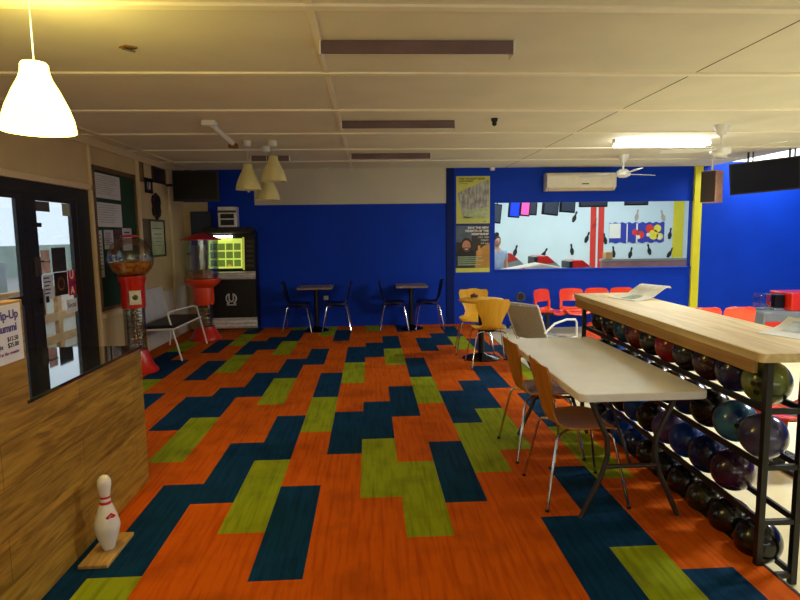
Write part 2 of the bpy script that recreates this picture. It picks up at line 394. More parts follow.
# ---------------------------------------------------------------- outside
struct(MB().box(-45, XL - .12, -20, 60, -.3, -.05).build('floor', M_grout))
vp = thing('veranda_balustrade', 'tan and white open block balustrade outside the glass door', 'balustrade', (-4.6, 7.6, -.05))
MB().box(-.05, .07, -3.2, 3.6, .84, .95).build('top_rail', mat('tan_block', (.78, .62, .42), .7, var=.1), vp, bevel=.005)
MT = MATS['tan_block']
for z in (.44, .12): MB().box(-.05, .05, -3.2, 3.6, z, z + .12).build('rail', MT, vp, bevel=.005)
for k in range(12):
    y = -3.1 + k * .58
    MB().box(-.045, .045, y, y + .10, -.0, .84).build('upright', MT, vp, bevel=.004)
    MB().box(-.02, .02, y + .16, y + .52, .0, .82).build('block_panel', M_white, vp, bevel=.004)
hb = tag(MB().box(-.4, .4, -14, 26, 0, 1.35).build('hedge_bank', mat('grey_green_hedge', (.62, .66, .60), .9, var=.12, scale=2), loc=(-16, 22, -.05)), 'long low grey green hedge bank beyond the veranda', 'hedge')
cabinet = MB().box(-.25, .25, -.55, .55, 0, 1.3)
tag(cabinet.build('street_cabinet', mat('pale_grey_cabinet', (.62, .66, .68), .6, var=.05), bevel=.02, loc=(-5.6, 8.2, -.05)), 'pale grey cabinet standing outside beyond the left door leaf', 'cabinet')

# ---------------------------------------------------------------- lanes room beyond the opening
LR = 14.9
struct(MB().box(0.5, 12, YB + .12, LR, -.2, -.1).build('floor', M_lane))
struct(MB().box(0.5, 12, YB + .12, LR, 3.3, 3.4).build('ceiling', M_white))
lw_ = struct(MB().box(0.5, 12, LR, LR + .1, -.1, 3.3).build('wall_far', M_lanewall))
struct(MB().box(0.4, .5, YB + .12, LR, -.1, 3.3).build('wall_left', M_lanewall)); struct(MB().box(12, 12.1, YB, LR, -.1, 3.3).build('wall_right', M_lanewall))
for i, (x, m) in enumerate(((5.86, 'r'), (6.07, 'r'), (8.15, 'y'))):
    w_ = .075 if m == 'r' else .14
    MB().box(x - w_, x + w_, LR - .012, LR, -.1, 3.3).build('painted_stripe', mat('stripe_red', (.80, .20, .16), .6, var=.04) if m == 'r' else M_yel, lw_)
def pin_outline(h):
    half = [(.0, .09), (.03, .10), (.3, .18), (.45, .16), (.62, .08), (.72, .065), (.80, .08), (.92, .085), (1, .03)]
    return [(a * h, z * h) for z, a in half] + [(-a * h, z * h) for z, a in half[::-1]]
M_pinsil = mat('pin_black', (.07, .10, .13), .6, var=.05)
M_pintan = mat('pin_tan', (.72, .66, .60), .6, var=.05)
for i, (x, z, ang, m) in enumerate([(5.36, 1.96, -20, M_pinsil), (5.70, 1.42, -20, M_pinsil), (5.3, 1.11, 8, M_pinsil), (4.56, 1.02, -30, M_pinsil), (3.80, 1.10, -15, M_pinsil),
      (6.18, 1.38, 12, M_pinsil), (6.42, 1.03, 6, M_pinsil), (6.88, 1.0, -12, M_pinsil), (7.38, 1.08, 14, M_pinsil), (7.95, .99, -28, M_pinsil), (7.93, 1.49, -8, M_pinsil),
      (5.90, 1.78, -14, M_pintan), (7.72, 1.96, 18, M_pintan), (7.02, 1.98, -10, M_pintan), (8.5, 1.7, 10, M_pintan), (8.72, 1.95, -10, M_pinsil)]):
    T = Matrix.Translation((x, LR - .008, z)) @ Matrix.Rotation(math.radians(-ang), 4, 'Y')
    h = .30
    MB().prism([(px, 0, pz - h * .45) for px, pz in pin_outline(h)], (0, -.004, 0), T=T).build('painted_pin', m, lw_)
# colourful banner on the lanes wall
bn = thing('wall_banner', 'wavy edged blue banner with balls and white panel on the lanes wall', 'banner', (7.03, LR - .012, 1.28))
M_bb = mat('banner_blue', (.16, .22, .66), .5, var=.06)
n = 30
pts = [(-.74 + 1.48 * i / n, 0, .02 * math.sin(i * 1.3)) for i in range(n + 1)] + [(.74 - 1.48 * i / n, 0, .52 + .02 * math.sin(i * 1.7)) for i in range(n + 1)]
MB().prism(pts, (0, -.004, 0)).build('banner_sheet', M_bb, bn)
def disc(bm, x, z, r, y=-.006, mi=0, n=20):
    bm.prism([(x + r * math.cos(2 * PI * i / n), y, z + r * math.sin(2 * PI * i / n)) for i in range(n)], (0, -.002, 0), mi)
q = MB().box(-.74, -.44, -.007, -.004, .12, .5); q.box(-.28, -.25, -.007, -.004, 0, .5); q.box(-.02, .02, -.007, -.004, 0, .5); q.build('white_patch', M_white, bn)
q = MB(); disc(q, .34, .36, .11); disc(q, -.05, .27, .08); disc(q, .10, .20, .1); q.build('red_ball_print', mat('print_red', (.85, .2, .12), .5, var=.1), bn)
q = MB(); disc(q, .55, .36, .1, -.009); disc(q, .45, .2, .13, -.009); disc(q, .62, .15, .09, -.009); q.build('yellow_ball_print', mat('print_yellow', (.92, .85, .25), .5, var=.1), bn)
q = MB(); disc(q, .62, .13, .05, -.012); disc(q, .3, .2, .05, -.012); disc(q, .04, .14, .05, -.012); q.build('white_ball_print', M_white, bn)
q = tag(MB().box(-.07, .07, -.01, 0, -.24, .24).build('wall_sign', mat('sign_dark', (.1, .16, .3), .5, var=.4, scale=14), loc=(8.62, LR - .002, 1.5)), 'narrow dark sign on the lanes wall beside the yellow post', 'sign')
# hanging score screens
def monitor(name, label, x, y, z, wd, hg, rz, roll, m=M_screen, group=None, rod=.6):
    t = thing(name, label, 'screen', (x, y, z), math.radians(rz), group)
    T = Matrix.Rotation(math.radians(roll), 4, 'Y')
    MB().box(-wd / 2, wd / 2, 0, .07, -hg / 2, hg / 2, T=T).build('casing', M_plast, t, bevel=.006)
    MB().box(-wd / 2 + .025, wd / 2 - .025, -.004, 0, -hg / 2 + .03, hg / 2 - .025, T=T).build('screen', m, t)
    for s in (-.25, .25): MB().tube([(s * wd, .04, hg / 2 - .03), (s * wd, .04, 3.3 - z)], .012).build('hanger', M_black, t)
    return t
mg = mat('screen_grey', (.24, .27, .31), .3, emit=.25, emitcol=(.24, .28, .33))
mb_ = mat('screen_blue', (.1, .2, .8), .3, emit=1.0, emitcol=(.12, .25, .9)); mp_ = mat('screen_pink', (.8, .3, .6), .3, emit=1, emitcol=(.85, .35, .65))
G = 'score screens hung over the lanes'
monitor('score_screen', 'dark tilted score screen at the far left of the lanes opening', 2.62, 12, 1.98, .30, .40, 12, 6, mg, G, 1.1)
monitor('score_screen', 'bright blue score screen glowing over the lanes, left of the pink one', 3.04, 12, 2.06, .24, .34, 8, 5, mb_, G, 1.0)
monitor('score_screen', 'glowing pink score screen over the lanes, right of the blue one', 3.29, 12.1, 2.08, .22, .32, 8, 5, mp_, G, 1.0)
monitor('score_screen', 'narrow dark score screen just right of the pink one', 3.50, 12.25, 2.10, .17, .32, -10, 3, mg, G, 1.0)
monitor('score_screen', 'grey score screen, left one of the wider grey pair', 3.80, 11.95, 2.12, .36, .38, 12, 6, mg, G, 1.0)
monitor('score_screen', 'grey score screen, right one of the wider grey pair', 4.16, 11.95, 2.15, .34, .34, 12, 4, mg, G, 1.0)
monitor('score_screen', 'dark screen above the red painted stripes of the lanes wall', 4.72, 12, 2.24, .6, .3, 0, 0, mg, G, .9)
monitor('score_screen', 'dark screen above the banner, rightmost over the lanes', 5.65, 12, 2.24, .5, .25, 0, 0, mg, G, .9)
# ball return hoods
M_hood = mat('hood_grey', (.55, .58, .60), .4, var=.05)
def hood(x, y, h, label):
    t = thing('ball_return', label, 'ball return', (x, y, -.1), 0, 'ball returns beyond the opening')
    prof = [(-.25, 0, 0), (-.25, 0, h * .8), (-.2, 0, h), (.05, 0, h), (.25, 0, h * .88), (.42, 0, h * .74), (.42, 0, 0)]
    MB().prism(prof, (0, .5, 0)).build('hood_body', M_hood, t, bevel=.02)
    MB().prism([(-.2, -.012, h * .82), (-.17, -.012, h * 1.01), (.05, -.012, h * 1.01), (.22, -.012, h * .89)], (0, .53, 0)).build('hood_cap', M_red, t, bevel=.01)
    MB().box(-.235, -.16, -.02, .5, h * .84, h * .99).build('hood_vent', M_plast, t, bevel=.008)
hood(3.02, 12.4, 1.22, 'red capped grey ball return nearest the standing person'); hood(3.70, 12.0, 1.17, 'red capped grey ball return, middle one of three seen through the opening')
hood(4.42, 11.9, 1.07, 'red capped grey ball return, rightmost of three seen through the opening')
t = thing('lane_divider', 'long low grey and pink rail below the banner in the lanes room', 'rail', (7.0, 13.2, -.1))
MB().box(-1.6, 1.9, -.05, .05, 0, .98).build('panel', mat('divider_pink', (.62, .45, .47), .5, var=.1), t, bevel=.01); MB().box(-1.62, 1.92, -.08, .08, .98, 1.04).build('cap', M_hood, t, bevel=.01)
tag(MB().box(-.08, .08, -.1, .1, 0, .16).build('small_box', MATS['tan_block'], bevel=.01, loc=(5.55, 13.2, .942)), 'small tan box standing on the end of the lane rail', 'box')
q = tag(MB().prism([(-.5, 0, 0), (-.45, 0, .16), (-.1, 0, .22), (.35, 0, .30), (.75, 0, .22), (.75, 0, 0)], (0, .5, 0)).build('seat_cover', mat('cover_cream', (.85, .83, .76), .5, var=.05), bevel=.03, loc=(2.95, 10.9, .68)), 'cream and red scoring desk hood at the lower left of the opening', 'desk')
MB().prism([(-.42, -.01, .04), (-.38, -.01, .17), (.02, -.01, .22), (.1, -.01, .06)], (0, .5, 0)).build('red_side', M_redp, q, bevel=.01)
MB().box(-.45, .7, .05, .45, -.78, .01).build('desk_body', M_hood, q, bevel=.01)

# person standing by the lanes
def skin(name, verts, edges, radii, m, parent, sub=2, root=0):
    me = bpy.data.meshes.new(name); me.from_pydata(verts, edges, []); me.materials.append(m)
    o = bpy.data.objects.new(name, me); COL.objects.link(o); o.parent = parent
    sk = o.modifiers.new('skin', 'SKIN'); me_s = me.skin_vertices[0].data if me.skin_vertices else None
    if me_s is None:
        pass
    for i, r in enumerate(radii):
        me.skin_vertices[0].data[i].radius = (r, r) if not isinstance(r, tuple) else r
        me.skin_vertices[0].data[i].use_root = (i == root)
    sk.use_smooth_shade = True
    s2 = o.modifiers.new('sub', 'SUBSURF'); s2.levels = sub; s2.render_levels = sub
    # bake
    dg = bpy.context.evaluated_depsgraph_get(); nm = bpy.data.meshes.new_from_object(o.evaluated_get(dg))
    o.modifiers.clear(); o.data = nm
    for p in nm.polygons: p.use_smooth = True
    if not nm.materials: nm.materials.append(m)
    return o
pe = thing('person', 'person in a light blue grey top with dark tied up hair standing by the lanes', 'person', (2.58, 11.6, -.1), math.radians(10))
pe.scale = (.95, .95, .945)
V = [(0, 0, .92), (0, 0, 1.10), (0, 0, 1.30), (0, 0, 1.42), (0, 0, 1.50),
     (.10, 0, .86), (.11, -.01, .48), (.11, .01, .09), (.12, -.10, .03), (-.10, 0, .86), (-.11, -.01, .48), (-.11, .01, .09), (-.12, -.10, .03),
     (.17, 0, 1.36), (.22, .01, 1.08), (.23, -.05, .86), (-.17, 0, 1.36), (-.22, .01, 1.08), (-.22, -.10, .87)]
Ed = [(0, 1), (1, 2), (2, 3), (3, 4), (0, 5), (5, 6), (6, 7), (7, 8), (0, 9), (9, 10), (10, 11), (11, 12), (2, 13), (13, 14), (14, 15), (2, 16), (16, 17), (17, 18)]
Rd = [(.15, .11), (.13, .09), (.15, .10), (.07, .06), .05, .085, .055, .04, .035, .085, .055, .04, .035, .055, .04, .028, .055, .04, .028]
M_skin = mat('skin', (.80, .60, .48), .6, var=.04)
bo = skin('body', V, Ed, Rd, M_skin, pe)
def shell(name, verts, edges, radii, m, parent): return skin(name, verts, edges, radii, m, parent, 1)
shell('shirt', [(0, 0, .90), (0, 0, 1.1), (0, 0, 1.28), (0, 0, 1.39), (.18, 0, 1.36), (.215, .01, 1.18), (-.18, 0, 1.36), (-.215, .01, 1.18)], [(0, 1), (1, 2), (2, 3), (2, 4), (4, 5), (2, 6), (6, 7)],
      [(.175, .13), (.15, .11), (.17, .115), .075, .07, .06, .07, .06], mat('shirt_blue_grey', (.62, .70, .80), .7, var=.08), pe)
shell('trousers', [(0, 0, .94), (.10, 0, .84), (.11, -.01, .48), (.11, .01, .12), (-.10, 0, .84), (-.11, -.01, .48), (-.11, .01, .12)], [(0, 1), (1, 2), (2, 3), (0, 4), (4, 5), (5, 6)],
      [(.165, .125), .10, .07, .055, .10, .07, .055], mat('trousers_dark', (.28, .32, .42), .8, var=.1), pe)
hd = MB().sphere((0, 0, 1.585), .10, sc=(.80, .95, 1.12)); hd.sphere((0, -.098, 1.57), .016, 8, 6); hd.sphere((.08, 0, 1.58), .02, 8, 6, sc=(.4, 1, 1.3)); hd.sphere((-.08, 0, 1.58), .02, 8, 6, sc=(.4, 1, 1.3))
hd = hd.build('head', M_skin, pe, smooth=True)
q = MB(); [q.sphere((s * .03, -.088, 1.60), .010, 8, 6) for s in (-1, 1)]; q.build('eyes', M_ink, hd); MB().box(-.022, .022, -.096, -.088, 1.535, 1.541).build('mouth', mat('lips', (.65, .35, .33), .5, var=.03), hd)
MB().sphere((0, .02, 1.61), .105, sc=(.86, .95, 1.10)).sphere((.01, .04, 1.74), .05).build('hair', mat('dark_hair', (.06, .05, .06), .6, var=.1), pe, smooth=True)

# ================================================================== COUNTER
CX = -1.46; CY = 3.66
ct = thing('front_counter', 'wood laminate front counter with dark glass top and raised end', 'counter', (-1.9, 1.0, 0))
MB().box(-.56, .44, -4, CY - 1.0, 0, .87).build('body', M_counter, ct, bevel=.003)
MB().box(-.70, .445, 1.44, CY - .995, .87, .888).build('glass_top', M_counterglass, ct, bevel=.002)
MB().box(.38, .445, -4, 1.462, .87, 1.315).build('raised_panel', M_counter, ct, bevel=.003)
sg = MB().box(0, .002, -.27, .27, 0, .235).build('counter_notice', M_paper, loc=(-1.4535, 2.17, 1.07))
tag(sg, 'white notice with purple lettering fixed to the raised end of the counter', 'notice')
M_purple = mat('purple_ink', (.30, .22, .55), .6, var=.05)
text('Ten-Pin Pip-Up', .050, M_purple, sg, (.003, .25, .192), ROT_LEFT, align='RIGHT', bold=.0008)
text('Play mummi', .046, M_purple, sg, (.003, .235, .140), ROT_LEFT, align='RIGHT', bold=.001)
text('Adult             $12.50', .026, M_ink, sg, (.003, .24, .095), ROT_LEFT, align='RIGHT')
text('Family night    $25.00', .026, M_ink, sg, (.003, .24, .07), ROT_LEFT, align='RIGHT')
text('Please see staff at the counter', .02, mat('pink_ink', (.55, .25, .45), .6, var=.05), sg, (.003, .24, .04), ROT_LEFT, align='RIGHT')

# bowling pin on its board
bd = tag(MB().box(-.07, .07, -.155, .155, 0, .018).build('wooden_board', wood('board_wood', (.62, .47, .22), (.78, .62, .34), .5, 4, (6, 1, 6)), bevel=.003, loc=(-1.345, 2.80, 0.0005), rotz=math.radians(0)),
     'thin bare wooden board on the carpet under the bowling pin', 'board')
pn = thing('bowling_pin', 'white bowling pin with two red neck stripes standing by the counter', 'bowling pin', (-1.337, 2.80, .019))
pr = [(.001, 0), (.026, 0), (.030, .006), (.037, .03), (.050, .07), (.0585, .105), (.0605, .118), (.0585, .135), (.050, .17), (.038, .205), (.028, .235), (.0235, .262), (.0235, .275), (.027, .30), (.0315, .325), (.032, .343), (.029, .360), (.020, .374), (.008, .3805), (.0008, .381)]
M_pin = mat('pin_white', (.90, .89, .83), .3, var=.04, scale=10, coat=.3)
MB().lathe(pr, 32, cap=False).build('pin_body', M_pin, pn, smooth=True)
M_stripe = mat('pin_red', (.85, .12, .10), .35, var=.04)
for z0, z1, r0, r1 in ((.236, .249, .0285, .0262), (.264, .275, .0243, .0247)):
    MB().lathe([(r0, z0), (r1, z1)], 32, cap=False).build('neck_stripe', M_stripe, pn, smooth=True)
T = Matrix.Rotation(math.radians(-44), 4, 'Z') @ Matrix.Translation((.0475, 0, .182)) @ Matrix.Rotation(math.radians(20), 4, 'Y') @ Matrix.Rotation(math.radians(0), 4, 'X')
q = MB().prism([(.003, 0, -.024), (.003, .025, 0), (.003, 0, .024), (.003, -.025, 0)], (.002, 0, 0), T=T); lg = q.build('emblem', M_stripe, pn)
q = MB().tube([(.006, .008 * math.cos(a * PI / 6), .008 * math.sin(a * PI / 6)) for a in range(1, 11)], .0014, 5, T=T); q.build('emblem_mark', M_paper, lg)

# ================================================================== CEILING FITTINGS
def tube_fitting(x0, x1, y, label, lit=False, two=False):
    t = thing('ceiling_tube_light', label, 'light', ((x0 + x1) / 2, y, ZC), 0, None)
    hw = (x1 - x0) / 2
    MB().box(-hw, hw, -.045, .045, -.05, 0).build('fitting', M_white, t, bevel=.004)
    if lit:
        e = mat('tube_glow', (.95, .97, 1), .4, emit=28, emitcol=(1, .99, .95))
        for s in ((-.06, .06) if two else (0,)): MB().tube([(-hw + .03, s, -.072), (hw - .03, s, -.072)], .016, 10).build('tube', e, t, smooth=True)
    else:
        MB().box(-hw, hw, -.062, -.045, -.075, -.002).build('diffuser', mat('purplish_diffuser', (.42, .34, .36), .25, var=.15, scale=3), t, bevel=.004)
        MB().box(-hw - .008, -hw, -.065, .05, -.08, 0).build('end_cap', M_white, t); MB().box(hw, hw + .008, -.065, .05, -.08, 0).build('end_cap', M_white, t)
tube_fitting(-.26, .86, 3.52, 'unlit long ceiling tube light nearest the camera, centre of the ceiling')
tube_fitting(-.25, .86, 5.86, 'unlit long ceiling tube light, middle of the three in line')
tube_fitting(-.23, .86, 8.14, 'unlit long ceiling tube light, farthest of the three near the back wall')
tube_fitting(-1.62, -1.1, 8.3, 'short unlit pale tube light behind the three cream pendants')
tube_fitting(2.98, 4.18, 7.0, 'brightly lit double tube light on the ceiling beside the larger fan', True, True)
tube_fitting(4.2, 5.4, 3.9, 'lit double tube light at the right edge of the photo', True, True)

def shade_profile(r=.15, h=.28):
    return [(.055, h), (.06, h - .03), (.068, h - .055), (.095, h * .62), (.125, h * .38), (.143, h * .18), (r, 0.0), (r - .004, 0.0), (.139, h * .18), (.12, h * .38), (.09, h * .61), (.062, h - .06), (.05, h - .012)]
def pendant(name, label, x, y, zbot, lit=False, group=None):
    t = thing(name, label, 'pendant light', (x, y, zbot), 0, group)
    if lit:
        m = MATS.get('lit_shade')
        m = mat('lit_shade', (1, .95, .6), .5, emit=6.0, emitcol=(1, .93, .42))
    else: m = M_shade
    MB().lathe(shade_profile(), 36, cap=False).build('lamp_shade', m, t, smooth=True)
    MB().lathe([(.001, .27), (.055, .27), (.056, .285), (.05, .295), (.012, .297), (.001, .297)], 24, cap=False).build('shade_cap', m, t, smooth=True)
    MB().tube([(0, 0, .29), (0, 0, ZC - zbot - .04)], .003, 6).build('cord', M_white, t)
    MB().lathe([(.001, 0), (.045, 0), (.05, -.015), (.048, -.06), (.03, -.07), (.001, -.07)], 20, (0, 0, ZC - zbot), cap=False).build('ceiling_cup', M_white, t, smooth=True)
    bl = MB().sphere((0, 0, .10), .035, 14, 10); bl.tube([(0, 0, .13), (0, 0, .2)], .018, 10)
    bl.build('bulb', mat('bulb_glow', (1, .9, .6), .4, emit=30, emitcol=(1, .88, .55)) if lit else M_white, t, smooth=True)
    return t
pendant('pendant_lamp', 'glowing yellow pendant lamp hanging above the counter', -1.463, 2.714, 2.04, True)
l = bpy.data.lights.new('pendant_glow', 'POINT'); l.energy = 13; l.color = (1, .76, .26); l.shadow_soft_size = .14
o = bpy.data.objects.new('pendant_glow', l); COL.objects.link(o); o.location = (-1.463, 2.714, 1.99)
l = bpy.data.lights.new('pendant_glow', 'POINT'); l.energy = 14; l.color = (1, .78, .20); l.shadow_soft_size = .1
o = bpy.data.objects.new('pendant_glow', l); COL.objects.link(o); o.location = (-1.463, 2.714, 2.44)
PG = 'unlit cream pendants'
pendant('pendant_lamp', 'unlit cream pendant lamp, leftmost of the cluster of three', -1.42, 7.0, 2.115, group=PG)
pendant('pendant_lamp', 'unlit cream pendant lamp, highest and rightmost of the cluster of three', -1.12, 7.0, 2.21, group=PG)
pendant('pendant_lamp', 'unlit cream pendant lamp, lowest and middle one of the cluster of three', -1.27, 7.42, 2.02, group=PG)

def fan(label, x, y, rz, s=1.0):
    t = thing('ceiling_fan', label, 'ceiling fan', (x, y, ZC), math.radians(rz), 'white ceiling fans')
    MB().lathe([(.001, 0), (.085, 0), (.08, -.02), (.045, -.09), (.03, -.11), (.001, -.11)], 24, cap=False).build('canopy', M_white, t, smooth=True)
    MB().tube([(0, 0, -.10), (0, 0, -.24)], .014, 10).build('rod', M_white, t)
    MB().lathe([(.001, -.20), (.05, -.205), (.09, -.235), (.105, -.265), (.10, -.30), (.05, -.325), (.001, -.33)], 28, cap=False).build('motor', M_white, t, smooth=True)
    for k in range(3):
        T = Matrix.Rotation(2 * PI * k / 3, 4, 'Z') @ Matrix.Rotation(math.radians(10), 4, 'X')
        MB().prism([(.08, -.02, -.275), (.17, -.025, -.275), (.22, -.055, -.275), (.62, -.065, -.275), (.64, -.04, -.275), (.64, .04, -.275), (.62, .065, -.275), (.22, .055, -.275), (.17, .025, -.275), (.08, .02, -.275)], (0, 0, .006), T=T).build('blade', M_white, t)
fan('white ceiling fan, larger nearer one right of the lit tube light', 3.77, 6.1, 172)
fan('white ceiling fan, smaller farther one beside the air conditioner', 3.73, 8.4, 20)
# ceiling small things
sp = thing('ceiling_spotlight', 'white spotlight on a short arm fixed to the left ceiling', 'spotlight', (-1.50, 5.8, ZC))
MB().box(-.09, .04, -.06, .06, -.05, 0).build('mount', M_white, sp, bevel=.01)
MB().tube([(0, 0, -.04), (.03, .3, -.09), (.05, .62, -.12)], .026, 10).build('arm', M_white, sp, smooth=True)
MB().lathe([(.02, 0), (.05, -.02), (.055, -.06), (.045, -.065)], 16, (.05, .64, -.10)).build('lamp_head', mat('amber_reflector', (.45, .28, .12), .35, var=.1), sp, smooth=True)
sd = thing('ceiling_sensor', 'small black ceiling sensor right of the middle tube light', 'sensor', (1.24, 5.72, ZC))
MB().lathe([(.001, 0), (.035, 0), (.03, -.03), (.02, -.035), (.001, -.035)], 16, cap=False).build('base', M_black, sd); MB().sphere((0, 0, -.05), .024, 12, 8).build('sensor_head', M_black, sd)
q = thing('ceiling_bracket', 'small rusty bracket plate left on the ceiling above the door side', 'bracket', (-1.40, 3.6, ZC))
MB().prism([(-.05, 0, 0), (0, -.04, 0), (.06, 0, 0), (0, .04, 0)], (0, 0, -.008)).build('plate', mat('rusty', (.45, .33, .16), .7, var=.3), q); MB().tube([(-.03, 0, -.01), (.04, .01, -.025)], .006).build('hook', M_grey, q)
q = thing('ceiling_detector', 'tiny white detector at the top of the blue wall by the poster', 'detector', (2.10, YB - .06, ZC))
MB().lathe([(.001, 0), (.05, 0), (.04, -.05), (.001, -.06)], 16, cap=False).build('housing', M_white, q)

# ================================================================== BACK WALL THINGS
ac = thing('air_conditioner', 'cream wall air conditioner high on the blue wall above the opening', 'air conditioner', (3.60, YB, 2.27))
MB().prism([(-.60, 0, 0), (-.60, 0, .30), (-.60, -.16, .30), (-.60, -.21, .25), (-.60, -.21, .06), (-.60, -.13, 0)], (1.2, 0, 0)).build('case', mat('aged_cream', (.92, .90, .82), .4, var=.04), ac, bevel=.012)
MB().box(-.56, .56, -.19, -.10, .0, .035).build('louvre', M_creamt, ac, bevel=.004); MB().box(.0, .12, -.214, -.208, .10, .118).build('badge', M_grey, ac)
# posters
def poster_base(name, label, m, x0, x1, z0, z1):
    o = MB().box(-(x1 - x0) / 2, (x1 - x0) / 2, -.003, 0, 0, z1 - z0).build(name, m, loc=((x0 + x1) / 2, YB - .016, z0))
    return tag(o, label, 'poster')
M_py = mat('poster_yellow', (.80, .80, .35), .5, var=.04)
p1 = poster_base('wall_poster', 'yellow bordered landscape poster with a rocky cliff, upper of two', M_py, 1.49, 2.07, 1.74, 2.54)
MB().prism([(-.27, -.006, .50), (-.16, -.006, .58), (0, -.006, .63), (.14, -.006, .70), (.27, -.006, .74), (.27, -.006, .08), (-.18, -.006, .08), (-.22, -.006, .3)], (0, .002, 0)).build('cliff_print', mat('cliff', (.72, .74, .68), .5, col2=(.50, .47, .52), scale=7, stretch=(3, 1, 1)), p1)
MB().prism([(-.18, -.0075, .08), (.27, -.0075, .08), (.27, -.0075, .28), (.05, -.0075, .24), (-.12, -.0075, .22)], (0, .001, 0)).build('foliage_print', mat('foliage_print', (.60, .68, .45), .5, col2=(.72, .75, .6), scale=14), p1)
text('TAKE THE RIGHT ROAD', .042, M_ink, p1, (-.25, -.006, .755), ROT_BACK, align='LEFT', bold=.001); text('NORTHWEST', .042, M_ink, p1, (-.25, -.006, .712), ROT_BACK, align='LEFT', bold=.001)
text('to adventure', .03, M_ink, p1, (-.25, -.006, .675), ROT_BACK, align='LEFT')
text('Nature', .05, M_ink, p1, (-.16, -.009, .105), ROT_BACK, align='LEFT', bold=.002); text('club', .04, M_ink, p1, (.20, -.006, .035), ROT_BACK)
p2 = poster_base('wall_poster', 'dark poster of a bearded smiling man with thumb up, lower of two', mat('poster_dark', (.16, .13, .11), .5, var=.3, scale=5), 1.48, 2.07, .90, 1.72)
MB().box(-.295, .295, -.006, -.003, 0, .075).build('yellow_band', M_py, p2)
MB().prism([(.04, -.006, .075), (.295, -.006, .075), (.295, -.006, .5), (.2, -.006, .46), (.06, -.006, .36)], (0, .002, 0)).build('sleeve_print', mat('mustard_print', (.72, .52, .15), .5, var=.12), p2)
MB().box(-.29, -.02, -.0045, -.003, .52, .80).build('sky_print', mat('slate_print', (.30, .36, .44), .5, var=.2, scale=6), p2)
def ell(x, z, rx, rz, y, a0=0, a1=360, n=24): return [(x + rx * math.cos(math.radians(a0 + (a1 - a0) * i / n)), y, z + rz * math.sin(math.radians(a0 + (a1 - a0) * i / n))) for i in range(n if a1 - a0 == 360 else n + 1)]
MB().prism([(-.29, -.0045, .28), (-.29, -.0045, .36), (-.2, -.0045, .42), (-.02, -.0045, .40), (.05, -.0045, .33), (.05, -.0045, .28)], (0, -.001, 0)).build('jacket_print', mat('jacket_print', (.07, .06, .07), .6, var=.1), p2)
M_hairp = mat('hair_print', (.15, .09, .06), .6, var=.2)
MB().prism(ell(-.11, .47, .098, .125, -.0055), (0, -.001, 0)).build('hair_print', M_hairp, p2)
MB().prism(ell(-.11, .455, .074, .098, -.0070), (0, -.001, 0)).build('face_print', mat('face_print', (.76, .52, .38), .5, var=.12, scale=18), p2)
MB().prism(ell(-.11, .43, .070, .075, -.0085, 180, 360), (0, -.001, 0)).build('beard_print', mat('beard_print', (.38, .22, .14), .6, var=.2), p2)
MB().prism(ell(-.11, .408, .032, .014, -.0100, 180, 360), (0, -.0006, 0)).build('smile_print', M_paper, p2)
for s_ in (-1, 1): MB().prism(ell(-.11 + s_ * .03, .475, .010, .005, -.0085, 0, 360, 10), (0, -.0006, 0)).build('eye_print', M_ink, p2)
q = MB(); disc(q, .12, .34, .055, -.0085); q.box(.09, .13, -.0095, -.0085, .36, .46); q.build('thumb_print', mat('thumb_print', (.80, .56, .30), .5, var=.1), p2)
for i, s_ in enumerate(['SAVE THE NEW', 'BENEFITS OF THE', 'MEMBERSHIP']): text(s_, .052, M_paper, p2, (.275, -.008, .765 - i * .055), ROT_BACK, align='RIGHT', bold=.002)
for i, s_ in enumerate(['CALL 1300', 'TODAY', 'and save']): text(s_, .04, M_paper, p2, (.275, -.008, .60 - i * .05), ROT_BACK, align='RIGHT')
q = MB(); [q.box(-.26, -.26 + [.42, .36, .44, .30, .40][i], -.009, -.0085, .26 - i * .034, .275 - i * .034) for i in range(5)]; q.build('small_print', mat('greenish_print', (.62, .72, .60), .6, var=.1), p2)
tag(MB().box(-.04, .04, -.012, 0, -.035, .035).build('wall_socket', M_white, bevel=.004, loc=(-.77, YB - .001, .50)), 'white power socket low on the blue wall between the left table chairs', 'socket')
for x, z, s_ in ((-2.36, 2.32, 'near the left pendant'), ):
    tag(MB().lathe([(.001, 0), (.02, 0), (.018, .02), (.001, .03)], 10, cap=False, T=Matrix.Rotation(PI / 2, 4, 'X')).build('wall_hook', M_white, loc=(x + .35, YB, z)), 'tiny white hook on the dark blue wall above the jukebox', 'hook')

